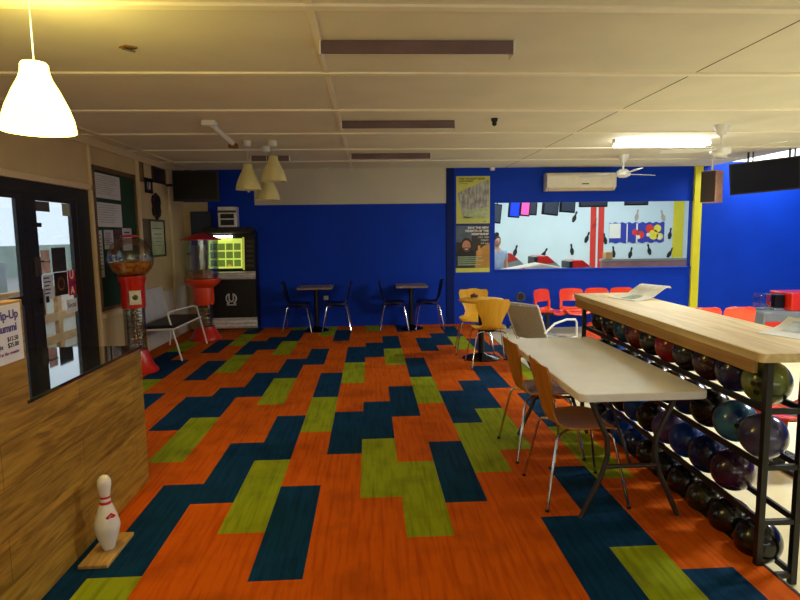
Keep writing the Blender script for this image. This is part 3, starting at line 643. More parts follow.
# cafe tables and chairs ------------------------------------------------
def shell_mesh(nu=15, nv=11, th=.011):
    # side profile (x forward, z) and half width
    prof = [(.225, .425, .165), (.215, .440, .185), (.15, .452, .20), (.05, .452, .205), (-.06, .447, .198), (-.14, .450, .175), (-.19, .475, .13), (-.215, .52, .112), (-.232, .58, .13), (-.25, .65, .165), (-.268, .72, .192), (-.282, .775, .198), (-.292, .81, .18), (-.297, .825, .12)]
    prof = [(x * .84, z, w_) for x, z, w_ in prof]; n = len(prof); vs = []; fs = []
    for i, (x, z, w_) in enumerate(prof):
        for j in range(nv):
            t = -1 + 2 * j / (nv - 1)
            c = abs(t) ** 2
            if i <= 5: vs.append((x, t * w_, z + .014 * c))
            else: vs.append((x + .022 * c, t * w_, z - (.03 * c * (i == n - 1))))
    top = len(vs); off = []
    for i in range(n):
        a = prof[max(i - 1, 0)]; b_ = prof[min(i + 1, n - 1)]
        dx, dz = b_[0] - a[0], b_[1] - a[1]; L = math.hypot(dx, dz); nx, nz = dz / L, -dx / L   # offset away (down / back)
        for j in range(nv): off.append((-abs(nz) * 0 + (-th * abs(dz) / L), 0, -th * abs(dx) / L))
    vs += [tuple(a + b_ for a, b_ in zip(vs[k], off[k])) for k in range(top)]
    def idx(i, j, s): return s * top + i * nv + j
    for i in range(n - 1):
        for j in range(nv - 1):
            fs.append((idx(i, j, 0), idx(i, j + 1, 0), idx(i + 1, j + 1, 0), idx(i + 1, j, 0)))
            fs.append((idx(i, j, 1), idx(i + 1, j, 1), idx(i + 1, j + 1, 1), idx(i, j + 1, 1)))
    for i in range(n - 1):
        fs.append((idx(i, 0, 0), idx(i + 1, 0, 0), idx(i + 1, 0, 1), idx(i, 0, 1))); fs.append((idx(i, nv - 1, 0), idx(i, nv - 1, 1), idx(i + 1, nv - 1, 1), idx(i + 1, nv - 1, 0)))
    for j in range(nv - 1):
        fs.append((idx(0, j, 0), idx(0, j, 1), idx(0, j + 1, 1), idx(0, j + 1, 0))); fs.append((idx(n - 1, j, 0), idx(n - 1, j + 1, 0), idx(n - 1, j + 1, 1), idx(n - 1, j, 1)))
    return vs, fs
def make_chair(label, m, group, sx=1.0, loc=(0, 0, 0), rz=0):
    t = thing('plywood_chair', label, 'chair', loc, rz, group)
    vs, fs = shell_mesh()
    MB().add(vs, fs).build('seat_shell', m, t, smooth=50)
    MB().lathe([(.001, .405), (.075, .405), (.08, .415), (.075, .432), (.001, .434)], 20, cap=False).build('underframe_hub', M_black, t)
    for ax, ay in ((1, 1), (1, -1), (-1, 1), (-1, -1)):
        MB().tube([(.02 * ax, .03 * ay, .416), (.12 * ax, .135 * ay, .416), (.15 * ax, .165 * ay, .408), (.165 * ax, .18 * ay, .385), (.235 * ax, .245 * ay, .004)], .0085, 8).build('leg', M_chrome, t, smooth=True)
        MB().lathe([(.001, 0), (.012, 0), (.012, .014), (.001, .014)], 8, (.2355 * ax, .2455 * ay, 0), cap=False).build('foot_cap', M_black, t)
    return t
ch = make_chair('honey plywood chair tucked in at the near end of the white trestle table', M_ply2, 'plywood chairs', loc=(1.205, 3.28, 0.001))
dup(ch, (1.205, 3.98, .001), math.radians(2), 'honey plywood chair at the far end of the white trestle table, behind the nearest chair')
cy = make_chair('yellow plywood chair with its back to the camera at the round pedestal table', M_ply, 'plywood chairs', loc=(1.40, 6.70, 0.001), rz=PI / 2)
dup(cy, (1.37, 7.50, .001), math.radians(-97), 'yellow plywood chair facing the camera behind the round pedestal table')
cn = make_chair('dark navy shell chair at the left wall table, left side, facing right', M_navyply, 'navy chairs at the back wall', loc=(-1.20, 9.48, .001))
dup(cn, (-.56, 9.48, .001), PI, 'dark navy shell chair at the left wall table, right side, facing left')
dup(cn, (.38, 9.48, .001), 0, 'dark navy shell chair at the right wall table, left side, facing right')
dup(cn, (.96, 9.48, .001), PI, 'dark navy shell chair at the right wall table, right side, facing left')
def cafe(label, x, y, rt, rb, h, top_m, square=None, name='cafe_table', group=None):
    t = thing(name, label, 'table', (x, y, 0.001), 0, group)
    if square: MB().box(-square[0], square[0], -square[1], square[1], h - .03, h).build('tabletop', top_m, t, bevel=.004)
    else: MB().lathe([(.001, h - .028), (rt - .01, h - .028), (rt, h - .02), (rt, h - .006), (rt - .008, h), (.001, h)], 40, cap=False).build('tabletop', top_m, t, smooth=True)
    MB().tube([(0, 0, .03), (0, 0, h - .03)], .038, 16).build('column', M_black, t, smooth=True)
    MB().lathe([(.001, 0), (rb, 0), (rb, .008), (rb * .75, .03), (rb * .35, .05), (.045, .07), (.001, .07)], 32, cap=False).build('base', mat('dark_chrome', (.22, .20, .20), .18, 1, var=.1) if top_m != M_edge else M_black, t, smooth=True)
    return t
M_taup = mat('taupe_top', (.55, .47, .40), .4, var=.05)
cafe('small brown topped cafe table against the blue wall, left of two', -.90, 9.5, .28, .2, .735, M_taup, (.28, .30), group='cafe tables at the back wall')
cafe('small brown topped cafe table against the blue wall, right of two', .67, 9.5, .28, .2, .735, M_taup, (.26, .30), group='cafe tables at the back wall')
cafe('round yellow topped pedestal table between the two yellow chairs', 1.38, 7.08, .28, .24, .75, M_ply)
q = tag(MB().tube([(0, 0, .02), (.05, 0, .035), (.09, .01, .02)], [.02, .026, .02], 8).build('small_red_item', mat('dark_red_item', (.35, .06, .06), .5, var=.1), smooth=True, loc=(1.26, 7.16, .757)), 'small dark red item on the round pedestal table', 'item')

# jukebox ---------------------------------------------------------------
jb = thing('jukebox', 'black and chrome jukebox with glowing green and yellow display', 'jukebox', (-2.28, 9.52, .001))
M_jb = mat('jukebox_black', (.03, .03, .034), .5, var=.1)
jb_prof = [(0, 0, .04), (0, 0, .88), (0, .07, 1.02), (0, .14, 1.62), (0, .36, 1.66), (0, .36, .04)]
MB().prism([(x - .41, y, z) for x, y, z in jb_prof], (.80, 0, 0)).build('cabinet', M_jb, jb, bevel=.01)
MB().box(-.41, .39, .03, .34, 0, .05).build('plinth', M_chrome, jb)
def crinkle(z0, z1, name, y=-.03):
    b_ = MB(); n = 6
    prof = [(0, y + .02, z0)] + [(0, y - .012 * (i % 2), z0 + (z1 - z0) * (i + .5) / n) for i in range(n)] + [(0, y + .02, z1), (0, .01, z1), (0, .01, z0)]
    b_.prism([(-.42, a[1], a[2]) for a in prof], (.82, 0, 0)); return b_.build(name, M_silver, jb)
crinkle(.06, .24, 'chrome_strip'); crinkle(.87, 1.0, 'chrome_strip', -.02)
ang = math.atan2(.07, .60)
T = Matrix.Translation((0, .07, 1.02)) @ Matrix.Rotation(-ang, 4, 'X')
dsp = MB().box(-.36, .18, -.012, .004, .03, .52, T=T).build('display', mat('display_glow', (.62, .70, .25), .4, emit=1.5, emitcol=(.62, .68, .28), var=0), jb)
M_tile = mat('display_cards', (.35, .42, .15), .5, emit=.55, emitcol=(.45, .55, .22), var=.3, scale=10)
for r in range(3):
    for c in range(4):
        MB().box(-.335 + c * .128, -.335 + c * .128 + .108, -.018, -.012, .06 + r * .135, .06 + r * .135 + .11, T=T).build('title_card', M_tile, dsp)
MB().box(-.05, .0, -.021, -.018, .06, .09, T=T).build('orange_card', mat('orange_card', (.8, .5, .1), .5, emit=1), dsp)
MB().tube([(-.27, -.03, .55), (.02, -.03, .55)], .018, 8, T=T).build('light_tube', mat('juke_tube', (1, 1, .95), .4, emit=10), jb)
for x0, x1 in ((-.41, -.365), (.19, .215)):
    MB().box(x0, x1, -.03, .006, .0, .54, T=T).build('side_rail', mat('lit_frame', (.72, .74, .30), .4, emit=.6, emitcol=(.75, .72, .3)) if x0 > 0 else M_chrome, jb, bevel=.004)
MB().box(.22, .385, -.02, .004, .01, .54, T=T).build('speaker_panel', M_plast, jb, bevel=.004)
q = MB(); [q.box(.25, .36, -.026, -.02, .05 + i * .08, .09 + i * .08, T=T) for i in range(6)]; q.build('button_row', M_grey, jb)
MB().prism([(-.47, .05, 1.62), (-.47, .02, 1.655), (-.44, .10, 1.72), (-.44, .34, 1.72), (-.47, .34, 1.62)], (.80, 0, 0)).build('hood', M_grey, jb, bevel=.01)
# horseshoe emblem on the front
em = MB().tube([(.085 * math.sin(math.radians(a)) - .01, -.004, .55 + .085 * math.cos(math.radians(a))) for a in range(-155, 156, 10) if abs(a) > 22 or True][3:] , .009, 6)
em = MB()
for s in (-1, 1):
    em.tube([(-.01 + s * .082 * math.sin(math.radians(a)), -.004, .56 + .082 * math.cos(math.radians(a))) for a in range(25, 156, 13)], .011, 6)
    em.tube([(-.01 + s * .082 * math.sin(math.radians(155)), -.004, .485), (-.01 + s * .075, -.004, .470)], .009, 6)
em.tube([(-.01 - .035, -.004, .64), (-.01 - .035, -.004, .54), (-.01 - .02, -.004, .515), (-.01, -.004, .507), (-.01 + .02, -.004, .515), (-.01 + .035, -.004, .54), (-.01 + .035, -.004, .64)], .011, 6)
em.build('emblem', M_silver, jb)
MB().box(-.085, .065, -.006, 0, .445, .46).build('emblem_bar', M_silver, jb)
cd = thing('disc_player', 'chrome framed black sound unit standing on the jukebox', 'player', (-2.32, 9.72, 1.726))
MB().box(-.15, .15, -.10, .10, 0, .33).build('case', M_silver, cd, bevel=.01)
for z0, z1 in ((.03, .12), (.14, .215)): MB().box(-.11, .11, -.106, -.099, z0, z1).build('dark_window', M_plast, cd, bevel=.004)
MB().box(-.15, .15, -.108, -.1, .235, .27).build('handle_bar', M_grey, cd, bevel=.004)
# wall television at the left corner
tv = thing('wall_television', 'black television mounted high in the left corner above the jukebox', 'television', (-2.62, 9.0, 2.11))
T = Matrix.Rotation(math.radians(4), 4, 'Z')
MB().box(-.33, .34, -.03, .03, 0, .46, T=T).build('casing', M_plast, tv, bevel=.006); MB().box(-.31, .32, -.034, -.03, .03, .44, T=T).build('screen', M_screen, tv)
MB().tube([(-.1, .03, .25), (-.46, .08, .25)], .02).build('wall_arm', M_black, tv)
# blue-grey box behind machine
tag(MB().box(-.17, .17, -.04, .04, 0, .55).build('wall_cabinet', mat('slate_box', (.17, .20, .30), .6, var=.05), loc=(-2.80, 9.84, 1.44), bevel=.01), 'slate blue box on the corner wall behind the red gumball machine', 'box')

# lane side television and speaker --------------------------------------
tv = thing('hanging_television', 'large black television hanging tilted from the ceiling at the right', 'television', (5.60, 8.0, 2.32), math.radians(-42))
T = Matrix.Rotation(math.radians(-3), 4, 'Y') @ Matrix.Rotation(math.radians(8), 4, 'X')
MB().box(-.43, .43, -.04, .05, -.225, .225, T=T).build('casing', M_plast, tv, bevel=.008); MB().box(-.41, .41, -.045, -.04, -.2, .205, T=T).build('screen', mat('navy_screen', (.015, .025, .09), .35, var=.05, spec=.2), tv)
for s in (-.22, .28): MB().tube([(s, .07, .1), (s, .07, ZC - 2.32)], .014).build('ceiling_bracket', M_black, tv); MB().tube([(s + .06, .07, .1), (s + .06, .07, ZC - 2.32)], .01).build('ceiling_bracket', M_black, tv)
spk = thing('wall_speaker', 'brown fronted wooden speaker beside the yellow post', 'speaker', (5.14, 8.5, 1.98), math.radians(-58))
MB().box(-.11, .11, -.10, .12, 0, .47).build('cabinet', wood('speaker_wood', (.72, .52, .36), (.80, .62, .46), .5, 5, (1, 1, 3)), spk, bevel=.006)
MB().box(-.105, .105, -.115, -.10, .01, .46).build('grille', mat('brown_grille', (.20, .14, .12), .8, var=.15, scale=60), spk, bevel=.004)
MB().tube([(0, 0, .46), (0, 0, ZC - 1.98)], .018).build('hanger', M_white, spk)

# ================================================================== LEFT SIDE THINGS
nb = thing('noticeboard', 'green felt noticeboard in brown frame on the cream left wall', 'noticeboard', (XL, 7.29, .74))
MB().box(0, .02, -.58, .56, 0, 1.64).build('felt_panel', M_green, nb)
for a in ((-.60, -.56, 0, 1.64), (.54, .58, 0, 1.64), (-.60, .58, 1.60, 1.65), (-.60, .58, -.01, .03)):
    MB().box(0, .035, *a).build('frame_bar', M_frame_wood, nb, bevel=.003)
NX = XL + .0215
M_pap2 = mat('paper_grey', (.80, .79, .80), .6, var=.03)
sheet('pinned_chart', 'large white ruled chart, topmost on the green noticeboard', 6.74, 7.40, 2.03, 2.31, M_pap2, NX, 'chart', lines(9, .05, .9, .9, .1, .12))
sheet('pinned_chart', 'large white ruled chart, second from the top of the green noticeboard', 6.75, 7.40, 1.70, 1.98, M_pap2, NX, 'chart', lines(8, .05, .9, .9, .1, .12))
sheet('pinned_notice', 'narrow tall white sheet at the lower left edge of the green noticeboard', 6.74, 6.83, 1.12, 1.66, M_pap2, NX, 'notice', lines(10, .15, .85, .9, .1, .2))
sheet('pinned_notice', 'white typed sheet, left of the three small ones on the noticeboard', 6.88, 7.12, 1.44, 1.665, M_pap2, NX, 'notice', lines(7, .15, .85, .85, .15, .3))
q = sheet('pinned_notice', 'reddish brown pictured leaflet in the middle of three small noticeboard sheets', 7.14, 7.36, 1.46, 1.68, mat('leaflet_brown', (.34, .20, .20), .5, var=.5, scale=18), NX, 'leaflet')
sheet('pinned_notice', 'white sheet with dark heading, right of three small noticeboard sheets', 7.38, 7.66, 1.41, 1.69, M_pap2, NX, 'notice', [(.2, .8, .78, .84), (.2, .7, .6, .62), (.2, .8, .5, .52), (.2, .7, .4, .42)])
def framed(label, y0, y1, z0, z1, mf, mp, name='framed_picture', fw=.03, prints=None, roll=0):
    t = thing(name, label, 'picture', (XL + .001, (y0 + y1) / 2, z0)); W = (y1 - y0) / 2; Hh = z1 - z0
    for a in ((-W, -W + fw, 0, Hh), (W - fw, W, 0, Hh), (-W, W, Hh - fw, Hh), (-W, W, 0, fw)): MB().box(0, .025, *a).build('frame_bar', mf, t, bevel=.003)
    p_ = MB().box(0, .012, -W + fw * .6, W - fw * .6, fw * .6, Hh - fw * .6).build('picture_panel', mp, t)
    if prints:
        mm = MB(); [mm.box(.012, .0135, (a - .5) * 2 * W, (b_ - .5) * 2 * W, c * Hh, d * Hh) for a, b_, c, d in prints]; mm.build('print', M_ink, p_)
    return t
M_dw = wood('dark_wood', (.14, .08, .04), (.22, .13, .07), .4, 5, (1, 1, 4))
framed('narrow tan plaque high on the left wall beside the post', 8.05, 8.20, 2.33, 2.60, M_frame_wood, mat('tan_plaque', (.50, .40, .20), .5, var=.2, scale=8), fw=.015)
framed('dark brown framed picture, highest of the group on the left wall', 8.54, 9.04, 2.36, 2.60, M_dw, mat('brown_picture', (.20, .12, .08), .4, var=.5, scale=9))
framed('tiny black framed photo with pale centre under the tan plaque', 8.25, 8.50, 2.19, 2.40, M_black, M_pap2, fw=.055, prints=[(.45, .58, .3, .75)])
framed('framed certificate with green tinted sheet below the carved shield', 8.31, 8.90, 1.29, 1.83, M_dw, mat('certificate', (.74, .78, .66), .4, col2=(.62, .68, .5), scale=4), prints=[(.2, .8, .75, .77), (.25, .75, .6, .62), (.2, .8, .5, .51), (.3, .7, .4, .41), (.25, .75, .3, .31)])
q = MB().prism([(0, y * .16, z * .19) for y, z in [(0, -1.05), (.35, -.85), (.8, -.7), (1, -.35), (.8, 0), (1, .4), (.75, .8), (.3, .9), (0, 1.02), (-.3, .9), (-.75, .8), (-1, .4), (-.8, 0), (-1, -.35), (-.8, -.7), (-.35, -.85)]], (.03, 0, 0)).build('wall_shield', M_dw, bevel=.006, loc=(XL + .001, 8.62, 2.02))
tag(q, 'dark carved wooden shield plaque on the left wall above the certificate', 'plaque')
MB().prism([(.03, y * .11, z * .14) for y, z in [(0, -1), (.8, -.4), (.8, .6), (0, 1), (-.8, .6), (-.8, -.4)]], (.006, 0, 0)).build('shield_plate', mat('dark_bronze', (.12, .10, .09), .35, .6, var=.2), q)

framed('narrow grey brown panel frame on the left wall beside the certificate', 8.05, 8.28, 1.30, 1.83, M_frame_wood, mat('grey_brown_panel', (.40, .34, .28), .6, var=.1), fw=.02)
M_mix = mat('candy_mix', (.78, .25, .08), .4, col2=(.80, .66, .25), scale=22, detail=2)
def spiral(r, z0, z1, turns, bm, tr=.006):
    n = int(turns * 14); bm.tube([(r * math.cos(2 * PI * i / 14), r * math.sin(2 * PI * i / 14), z0 + (z1 - z0) * i / n) for i in range(n + 1)], tr, 5)
g1 = thing('gumball_machine', 'red spiral gumball machine with round clear globe by the noticeboard', 'gumball machine', (-2.76, 6.80, .001))
MB().lathe([(.001, 0), (.235, 0), (.235, .02), (.20, .06), (.15, .16), (.125, .26), (.001, .26)], 36, cap=False).build('base', M_red, g1, smooth=True)
MB().lathe([(.115, .25), (.115, .76), (.12, .76), (.12, .25)], 32, cap=False).build('clear_column', M_globe, g1, smooth=True)
q = MB(); spiral(.085, .28, .76, 7, q, .008); q.build('spiral_track', M_chrome, g1, smooth=True); MB().tube([(0, 0, .26), (0, 0, .77)], .022, 12).build('centre_rod', M_chrome, g1, smooth=True)
MB().lathe([(.001, .76), (.13, .76), (.132, .80), (.132, 1.03), (.15, 1.09), (.152, 1.13), (.001, 1.13)], 36, cap=False).build('body', M_red, g1, smooth=True)
T = Matrix.Rotation(math.radians(-60), 4, 'Z')
cp = MB().box(.125, .145, -.065, .065, .80, .97, T=T).build('coin_plate', M_chrome, g1, bevel=.006)
MB().lathe([(.001, 0), (.03, 0), (.03, .02), (.001, .025)], 16, cap=False, T=T @ Matrix.Translation((.145, 0, .89)) @ Matrix.Rotation(PI / 2, 4, 'Y')).build('coin_knob', M_grey, cp)
gp = [(.25 * math.sin(math.radians(a)), 1.335 - .25 * math.cos(math.radians(a))) for a in range(37, 161, 6)]
MB().lathe([(.15, 1.13)] + gp[0:], 36, cap=False).build('globe', M_globe, g1, smooth=True)
MB().lathe([(.001, 1.13)] + [(max(.001, .236 * math.sin(math.radians(a))), 1.335 - .236 * math.cos(math.radians(a))) for a in range(38, 80, 8)] + [(.19, 1.295), (.1, 1.31), (.001, 1.30)], 30, cap=False).build('sweets', M_mix, g1, smooth=True)
MB().lathe([(.10, 1.575), (.095, 1.59), (.06, 1.60), (.001, 1.605)], 30, cap=False).build('lid', M_red, g1, smooth=True)
g2 = thing('gumball_machine', 'red gumball machine with tall clear cylinder and red lid beside the jukebox', 'gumball machine', (-2.56, 8.92, .001))
MB().lathe([(.001, 0), (.24, 0), (.24, .02), (.20, .07), (.15, .17), (.14, .20), (.001, .20)], 36, cap=False).build('base', M_red, g2, smooth=True)
MB().lathe([(.12, .20), (.12, .54), (.125, .54), (.125, .20)], 32, cap=False).build('clear_column', M_globe, g2, smooth=True)
q = MB(); spiral(.085, .22, .53, 5, q, .008); q.build('spiral_track', M_chrome, g2, smooth=True)
MB().lathe([(.001, .54), (.15, .54), (.155, .60), (.155, .80), (.24, .86), (.265, .90), (.265, .94), (.001, .95)], 36, cap=False).build('body', M_redp, g2, smooth=True)
MB().lathe([(.235, .95), (.245, 1.52), (.25, 1.52), (.24, .95)], 36, cap=False).build('clear_drum', M_globe, g2, smooth=True)
MB().lathe([(.001, .952), (.225, .952), (.225, 1.02), (.12, 1.06), (.001, 1.04)], 30, cap=False).build('toy_capsules', mat('capsule_mix', (.55, .50, .45), .4, col2=(.75, .3, .2), scale=26), g2, smooth=True)
MB().lathe([(.30, 1.52), (.30, 1.535), (.16, 1.59), (.05, 1.625), (.001, 1.63)], 36, cap=False).build('lid', M_red, g2, smooth=True)

# two seat garden bench against the left wall
gb = thing('garden_bench', 'white framed garden seat with dark cushion against the left wall', 'bench', (-2.72, 7.92, .001))
fr = [(.30, -.58), (.28, .62)]
MB().tube([(.30, -.58, 0), (.12, -.50, .60), (.15, -.46, .62), (.20, .30, .60), (.22, .40, .58), (.28, .62, 0)], .012, 10).build('front_leg_frame', M_white, gb, smooth=True)
for y in (-.56, .56): MB().tube([(-.24, y, 0), (-.20, y, .36), (-.27, y, .62), (-.32, y, .86)], .012, 10).build('rear_leg', M_white, gb, smooth=True)
MB().tube([(-.22, -.58, .40), (.22, -.58, .41), (.23, .54, .41), (-.22, .56, .40)], .012, 10, closed=True).build('seat_rail', M_white, gb, smooth=True)
MB().box(-.20, .21, -.55, .53, .405, .455).build('seat_cushion', M_dcush, gb, bevel=.015)
T = Matrix.Translation((-.215, 0, .42)) @ Matrix.Rotation(math.radians(-13), 4, 'Y')
MB().box(-.008, .012, -.55, .55, .04, .46, T=T).build('backrest', mat('pale_sling', (.80, .80, .80), .6, var=.04), gb, bevel=.005)

# white sling armchair on the lane side
sc = thing('sling_armchair', 'white framed armchair with grey mesh back behind the trestle table', 'chair', (2.10, 6.85, ZF + .001), math.radians(33))
for s in (-1, 1):
    y = s * .27
    MB().tube([(.30, y, 0), (.29, y, .58), (.26, y, .615), (.10, y, .63), (-.12, y, .60), (-.30, y, .50)], .013, 10).build('arm_frame', M_white, sc, smooth=True)
    MB().tube([(-.36, y, 0), (-.16, y, .37), (.28, y, .40)], .012, 10).build('side_frame', M_white, sc, smooth=True)
    MB().tube([(-.17, y * .93, .36), (-.22, y * .93, .42), (-.40, y * .93, .83)], .012, 10).build('back_post', M_white, sc, smooth=True)
MB().tube([(-.40, -.25, .83), (-.405, 0, .835), (-.40, .25, .83)], .012, 10).build('top_rail', M_white, sc, smooth=True)
MB().prism([(-.195, -.24, .40), (-.395, -.24, .815), (-.402, -.24, .81), (-.205, -.24, .395)], (0, .48, 0)).build('mesh_back', M_mesh, sc)
MB().box(-.18, .28, -.245, .245, .385, .40).build('mesh_seat', mat('patterned_seat', (.12, .12, .12), .6, col2=(.65, .65, .62), scale=14), sc)
q = thing('round_ornament', 'small round black disc with pale rim low before the blue wall', 'ornament', (2.02, 7.62, ZF))
MB().tube([(0, 0, 0), (0, 0, .72)], .012).build('stand', M_white, q); MB().lathe([(.001, 0), (.12, 0), (.12, .02), (.001, .02)], 16, cap=False).build('foot', M_black, q)
T = Matrix.Translation((0, 0, .81)) @ Matrix.Rotation(PI / 2, 4, 'X')
MB().lathe([(.001, -.02), (.045, -.02), (.047, .02), (.001, .02)], 24, cap=False, T=T).build('disc', M_black, q, smooth=True); MB().lathe([(.047, -.02), (.06, -.02), (.06, .02), (.047, .02)], 24, cap=False, T=T).build('rim', M_grey, q, smooth=True)

# ================================================================== TRESTLE TABLE
tt = thing('trestle_table', 'white folding trestle table on the carpet beside the ball rack', 'table', (1.39, 3.585, .001))
def rrect(hx, hy, r, z, n=6):
    o = []
    for cx, cy, a0 in ((hx - r, hy - r, 0), (-hx + r, hy - r, 90), (-hx + r, -hy + r, 180), (hx - r, -hy + r, 270)):
        for i in range(n + 1):
            a = math.radians(a0 + 90 * i / n); o.append((cx + r * math.cos(a), cy + r * math.sin(a), z))
    return o
MB().prism(rrect(.342, .80, .05, .70), (0, 0, .042)).build('tabletop', M_tablew, tt, bevel=.006)
M_tleg = mat('table_leg_grey', (.22, .20, .19), .45, .3, var=.08)
for i, s in enumerate((-1, 1)):
    y = s * .66
    for q_ in (-1, 1):
        MB().tube([(q_ * .24, y, .70), (q_ * .20, y + s * .0, .60), (q_ * .135, y, .46), (q_ * .13, y, .36), (q_ * .165, y, .24), (q_ * .27, y + .0, .012)], .0145, 10).build('leg', M_tleg, tt, smooth=True)
    MB().tube([(-.14, y, .30), (.14, y, .30)], .012, 10).build('crossbar', M_tleg, tt, smooth=True)
    MB().tube([(0, y, .30), (0, y - s * .42, .70)], .009, 8).build('brace', M_tleg, tt, smooth=True)
MB().box(-.30, -.28, -.70, .70, .67, .70).build('side_rail', M_tleg, tt); MB().box(.28, .30, -.70, .70, .67, .70).build('side_rail', M_tleg, tt)

# ================================================================== BALL RACK
RX0, RX1, RY0, RY1 = 1.79, 1.96, 2.45, 4.85
rk = thing('ball_rack', 'black steel four tier bowling ball rack with pale timber top', 'rack', (1.904, 3.65, ZF + .001), math.radians(-1.4))
cx, cyy, cz = 1.875, 3.65, ZF
def rb(x0, x1, y0, y1, z0, z1, n, m=M_black, bev=.002): return MB().box(x0 - cx, x1 - cx, y0 - cyy, y1 - cyy, z0 - cz, z1 - cz).build(n, m, rk, bevel=bev)
for x in (RX0, RX1):
    for y in (RY0, RY1): rb(x - .015, x + .015, y - .015, y + .015, ZF, .966, 'post')
TZ = [.84, .575, .31, .045]
for z in TZ:
    for x in (RX0, RX1): rb(x - .008, x + .008, RY0, RY1, z - .110, z - .080, 'rail', bev=.001)
    for y in (RY0, RY1): rb(RX0, RX1, y - .012, y + .012, z - .115, z - .090, 'rung')
MB().prism([(x - cx + 1.998 + .014 * (y + 1.34), y - cyy + 3.77, z - cz) for x, y, z in rrect(.26, 1.34, .03, .967)], (0, 0, .043)).build('timber_top', M_pine, rk, bevel=.004)
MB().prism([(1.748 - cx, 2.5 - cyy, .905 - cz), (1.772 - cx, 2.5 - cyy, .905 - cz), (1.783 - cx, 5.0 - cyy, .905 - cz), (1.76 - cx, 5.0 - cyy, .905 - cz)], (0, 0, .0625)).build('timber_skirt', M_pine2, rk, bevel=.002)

def ball_mat(key, c1, c2=None, rough=.12):
    n = 'ball_' + key
    if n in MATS: return MATS[n]
    return mat(n, c1, .2, var=.15, scale=7, col2=c2, coat=.25, detail=5)
BM = {
 'green and cream marbled': ((.08, .19, .09), (.46, .50, .22)), 'dark navy purple': ((.08, .07, .22), (.13, .13, .34)), 'dark red brown': ((.16, .05, .05), (.24, .08, .07)),
 'charcoal purple': ((.07, .05, .08), (.12, .09, .12)), 'bright red': ((.40, .03, .05), (.60, .07, .09)), 'black': ((.03, .03, .035), (.06, .06, .065)), 'dark red': ((.28, .04, .04), (.40, .07, .07)),
 'teal blue': ((.03, .14, .22), (.06, .24, .34)), 'black teal': ((.02, .05, .08), (.04, .10, .14)), 'greyish purple': ((.17, .17, .33), (.30, .29, .42)), 'blue marbled': ((.02, .16, .42), (.22, .46, .58)),
 'midnight blue': ((.02, .08, .24), (.03, .15, .38)), 'maroon purple': ((.14, .05, .14), (.25, .10, .22)), 'deep blue': ((.02, .18, .46), (.04, .30, .64)), 'violet': ((.20, .14, .34), (.36, .27, .48)), 'olive brown': ((.12, .11, .06), (.22, .19, .10))}
proto = {}
hole_bm = MB()
M_hole = mat('finger_hole_black', (.01, .01, .012), .7, var=.1)
def hole(bm, az, el, r, R=.1085):
    d = Vector((math.cos(el) * math.cos(az), math.cos(el) * math.sin(az), math.sin(el)))
    q_ = d.to_track_quat('Z', 'Y').to_matrix().to_4x4()
    bm.lathe([(.0005, .0002), (r * .75, .0002), (r, -.0012), (r, -.006)], 14, cap=False, T=Matrix.Translation(d * R) @ q_)
def ball(key, label, x, y, z, rot, holes):
    o = MB().sphere((0, 0, 0), .108, 36, 24).build('bowling_ball', ball_mat(key.replace(' ', '_'), *BM[key]), smooth=180, loc=(x, y, z))
    if key in proto: me = proto[key]; old = o.data; o.data = me; bpy.data.meshes.remove(old)
    else: proto[key] = o.data
    tag(o, label, 'bowling ball', 'bowling balls on the rack'); o.rotation_euler = rot
    if holes:
        for az, el, r in ((0, .12, .0125), (.24, .12, .0125), (.12, -.28, .015)):
            hb_ = MB(); hole(hb_, az, el, r); hb_.build('finger_hole', M_hole, o)
    return o
ORD = ['nearest', 'second', 'third', 'fourth', 'fifth', 'sixth', 'seventh', 'eighth', 'ninth', 'tenth']
rows = [
 ('top', ['green and cream marbled', 'dark navy purple', 'dark red brown', 'charcoal purple', 'bright red', 'black', 'dark red', 'teal blue', 'black teal', 'black']),
 ('second', ['greyish purple', 'blue marbled', 'black', 'midnight blue', 'black', 'black teal', 'midnight blue', 'black', 'deep blue', 'black']),
 ('third', [None, 'maroon purple', 'midnight blue', 'deep blue', 'violet', 'charcoal purple', 'deep blue', 'black', 'midnight blue', 'black']),
 ('bottom', ['black', 'black', 'olive brown', 'black', 'black teal', 'black', 'midnight blue', 'deep blue', 'midnight blue', 'black'])]
rnd = random.Random(5)
for (rn, keys), z in zip(rows, TZ):
    y = 2.585 if rn != 'bottom' else 2.58
    for i, k in enumerate(keys):
        if k:
            rot = (rnd.uniform(-.6, .6), rnd.uniform(-.6, .6), rnd.uniform(0, 6.28))
            if (rn, i) == ('top', 0): rot = (0, .05, math.radians(205))
            if (rn, i) == ('bottom', 0): rot = (0, -.75, math.radians(245))
            ball(k, '%s bowling ball, %s in the %s rack row' % (k, ORD[i] + (' from the near end' if i else ' to the camera'), rn) if len(k.split()) < 4 else 'green and cream marbled bowling ball in the top row at the near end', 1.875 + .0244 * (y - 2.45), y, z + .0005, rot, i < 4)
        y += .2235
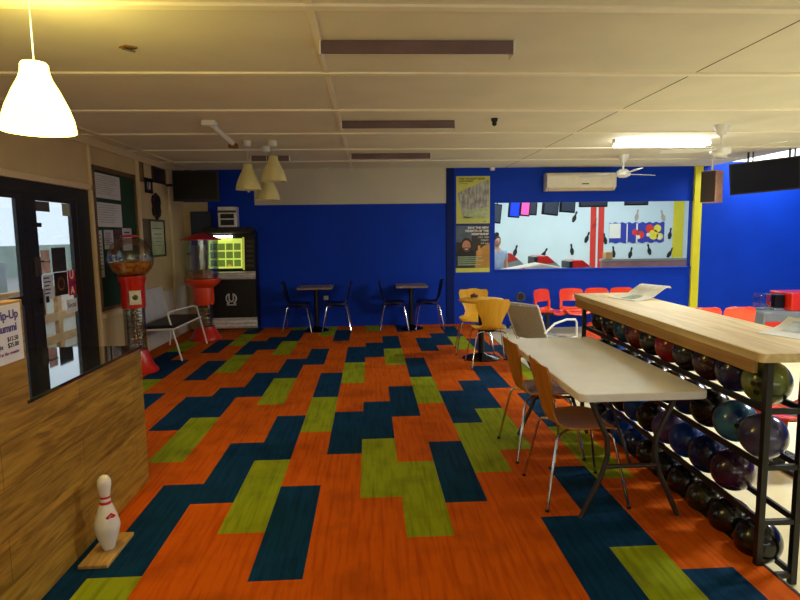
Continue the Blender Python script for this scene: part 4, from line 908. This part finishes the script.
# papers lying on the rack's timber top
nw = thing('newspaper', 'folded newspaper curling up at the far end of the timber rack top', 'newspaper', (2.19, 4.62, 1.0115))
def curl(profile, wd, m, parent, name, th=.004):
    vs = [(x, -wd / 2, z) for x, z in profile] + [(x, wd / 2, z) for x, z in profile]; n = len(profile)
    vs += [(x, -wd / 2, z - th) for x, z in profile] + [(x, wd / 2, z - th) for x, z in profile]
    fs = []
    for i in range(n - 1): fs += [(i, i + 1, n + i + 1, n + i), (2 * n + i, 3 * n + i, 3 * n + i + 1, 2 * n + i + 1), (i, 2 * n + i, 2 * n + i + 1, i + 1), (n + i, n + i + 1, 3 * n + i + 1, 3 * n + i)]
    fs += [(0, n, 3 * n, 2 * n), (n - 1, 3 * n - 1, 4 * n - 1, 2 * n - 1)]
    return MB().add(vs, fs).build(name, m, parent, smooth=True)
M_news = mat('newsprint', (.86, .86, .82), .7, col2=(.95, .95, .91), scale=12)
c_ = curl([(-.15, .004), (-.05, .006), (.05, .03), (.13, .075), (.18, .10), (.21, .105), (.225, .09)], .30, M_news, nw, 'folded_pages')
c_.rotation_euler = (0, 0, math.radians(18))
q = curl([(-.10, .0075), (-.05, .0095), (.03, .028)], .12, mat('green_grey_print', (.60, .66, .58), .7, var=.2, scale=30), nw, 'printed_photo', .0015); q.rotation_euler = (0, 0, math.radians(18))
np_ = thing('printed_leaflet', 'white and pale blue printed sheet curling at the near end of the rack top', 'leaflet', (2.25, 2.86, 1.0115))
c_ = curl([(-.14, .002), (-.04, .004), (.05, .03), (.12, .07)], .30, M_paper, np_, 'sheet', .002); c_.rotation_euler = (0, 0, math.radians(20))
q = curl([(-.02, .0105), (.03, .0245), (.09, .054)], .20, mat('blue_print', (.62, .74, .86), .6, col2=(.85, .9, .94), scale=16), np_, 'print', .0015); q.rotation_euler = (0, 0, math.radians(20))

# ================================================================== SHELL SEATING
def shell_seat(m, parent, x, y, rz, z=.32):
    T = Matrix.Translation((x, y, z)) @ Matrix.Rotation(rz, 4, 'Z')     # faces +X
    s = MB()
    nv = 9; prof = [(.21, .02, .18), (.19, .05, .20), (.10, .045, .21), (-.02, .03, .21), (-.12, .035, .205), (-.17, .06, .20), (-.19, .10, .195)]
    back = [(-.20, .20, .195), (-.215, .28, .20), (-.225, .35, .20), (-.23, .39, .175), (-.232, .405, .12)]
    def grid(pf, cup):
        n = len(pf); vs = []
        for sgn in (0, 1):
            for (a, h_, w_) in pf:
                for j in range(nv):
                    t = -1 + 2 * j / (nv - 1); c = t * t * cup
                    vs.append((a + (c if pf is back else 0) - (.012 * sgn if pf is back else 0), t * w_, h_ + (0 if pf is back else c) - (0 if pf is back else .012 * sgn)))
        fs = []
        o2 = n * nv
        for i in range(n - 1):
            for j in range(nv - 1):
                a = i * nv + j; fs.append((a, a + 1, a + nv + 1, a + nv)); fs.append((o2 + a, o2 + a + nv, o2 + a + nv + 1, o2 + a + 1))
            a = i * nv; fs.append((a, a + nv, o2 + a + nv, o2 + a)); a = i * nv + nv - 1; fs.append((a, o2 + a, o2 + a + nv, a + nv))
        for j in range(nv - 1):
            fs.append((j, o2 + j, o2 + j + 1, j + 1)); a = (n - 1) * nv + j; fs.append((a, a + 1, o2 + a + 1, o2 + a))
        return vs, fs
    s.add(*grid(prof, .03), 0, T); s.add(*grid(back, .03), 0, T)
    # side wings that join back to seat around the opening
    for sg_ in (-1, 1): s.prism([(-.185, sg_ * .20, .07), (-.165, sg_ * .20, .08), (-.165, sg_ * .197, .22), (-.195, sg_ * .197, .22)], (0, -sg_ * .045, 0), T=T)
    return s.build('shell_seat', m, parent, smooth=50)
def bench(label, x, y, seats, length, group=None, rz=0, name='shell_seat_bench'):
    t = thing(name, label, 'bench', (x, y, ZF + .001), rz, group)
    MB().box(-length / 2, length / 2, -.03, .03, .33, .375).build('beam', M_black, t, bevel=.004)
    for s in (-1, 1):
        MB().box(s * (length / 2 - .25) - .025, s * (length / 2 - .25) + .025, -.03, .03, .02, .33).build('leg', M_black, t)
        MB().box(s * (length / 2 - .25) - .03, s * (length / 2 - .25) + .03, -.22, .22, 0, .03).build('foot', M_black, t, bevel=.004)
    for sx, sy, r in seats: shell_seat(M_redp, t, sx, sy, r, .335)
    return t
bench('row of four orange red shell seats against the blue wall under the opening', 3.55, 9.15, [(-.62, 0, math.radians(-55)), (-.22, 0, -PI / 2), (.21, 0, -PI / 2), (.64, 0, -PI / 2)], 1.85)
bench('pair of orange red shell seats with backs to camera behind the rack, right', 4.28, 6.90, [(-.23, 0, PI / 2), (.20, 0, PI / 2)], 1.0)
bench('orange red shell seat glimpsed past the far end of the ball rack', 2.42, 6.0, [(0, 0, PI / 2)], .7)
bench('orange red shell seat low at the right edge behind the green ball', 2.95, 3.75, [(0, 0, PI)], .7)
# scoring console
co = thing('scoring_console', 'grey and red scoring console at the right with a small dark screen', 'console', (5.64, 7.7, ZF + .001))
MB().box(-.32, 1.2, -.25, .30, 0, .55).build('body', mat('console_grey', (.45, .47, .50), .45, var=.05), co, bevel=.02)
MB().box(-.30, .06, -.27, -.25, .15, .42).build('red_panel', M_red, co, bevel=.006)
MB().box(.10, .9, -.2, .25, .55, .80).build('red_box', M_red, co, bevel=.015)
MB().box(-.06, .08, -.1, .08, .59, .77).build('screen', M_screen, co, bevel=.01)
MB().box(-.08, .1, -.12, .1, .55, .59).build('screen_base', M_chrome, co, bevel=.01)
MB().box(-.26, -.10, -.08, .08, .555, .78).build('clear_box', M_globe, co, bevel=.01)
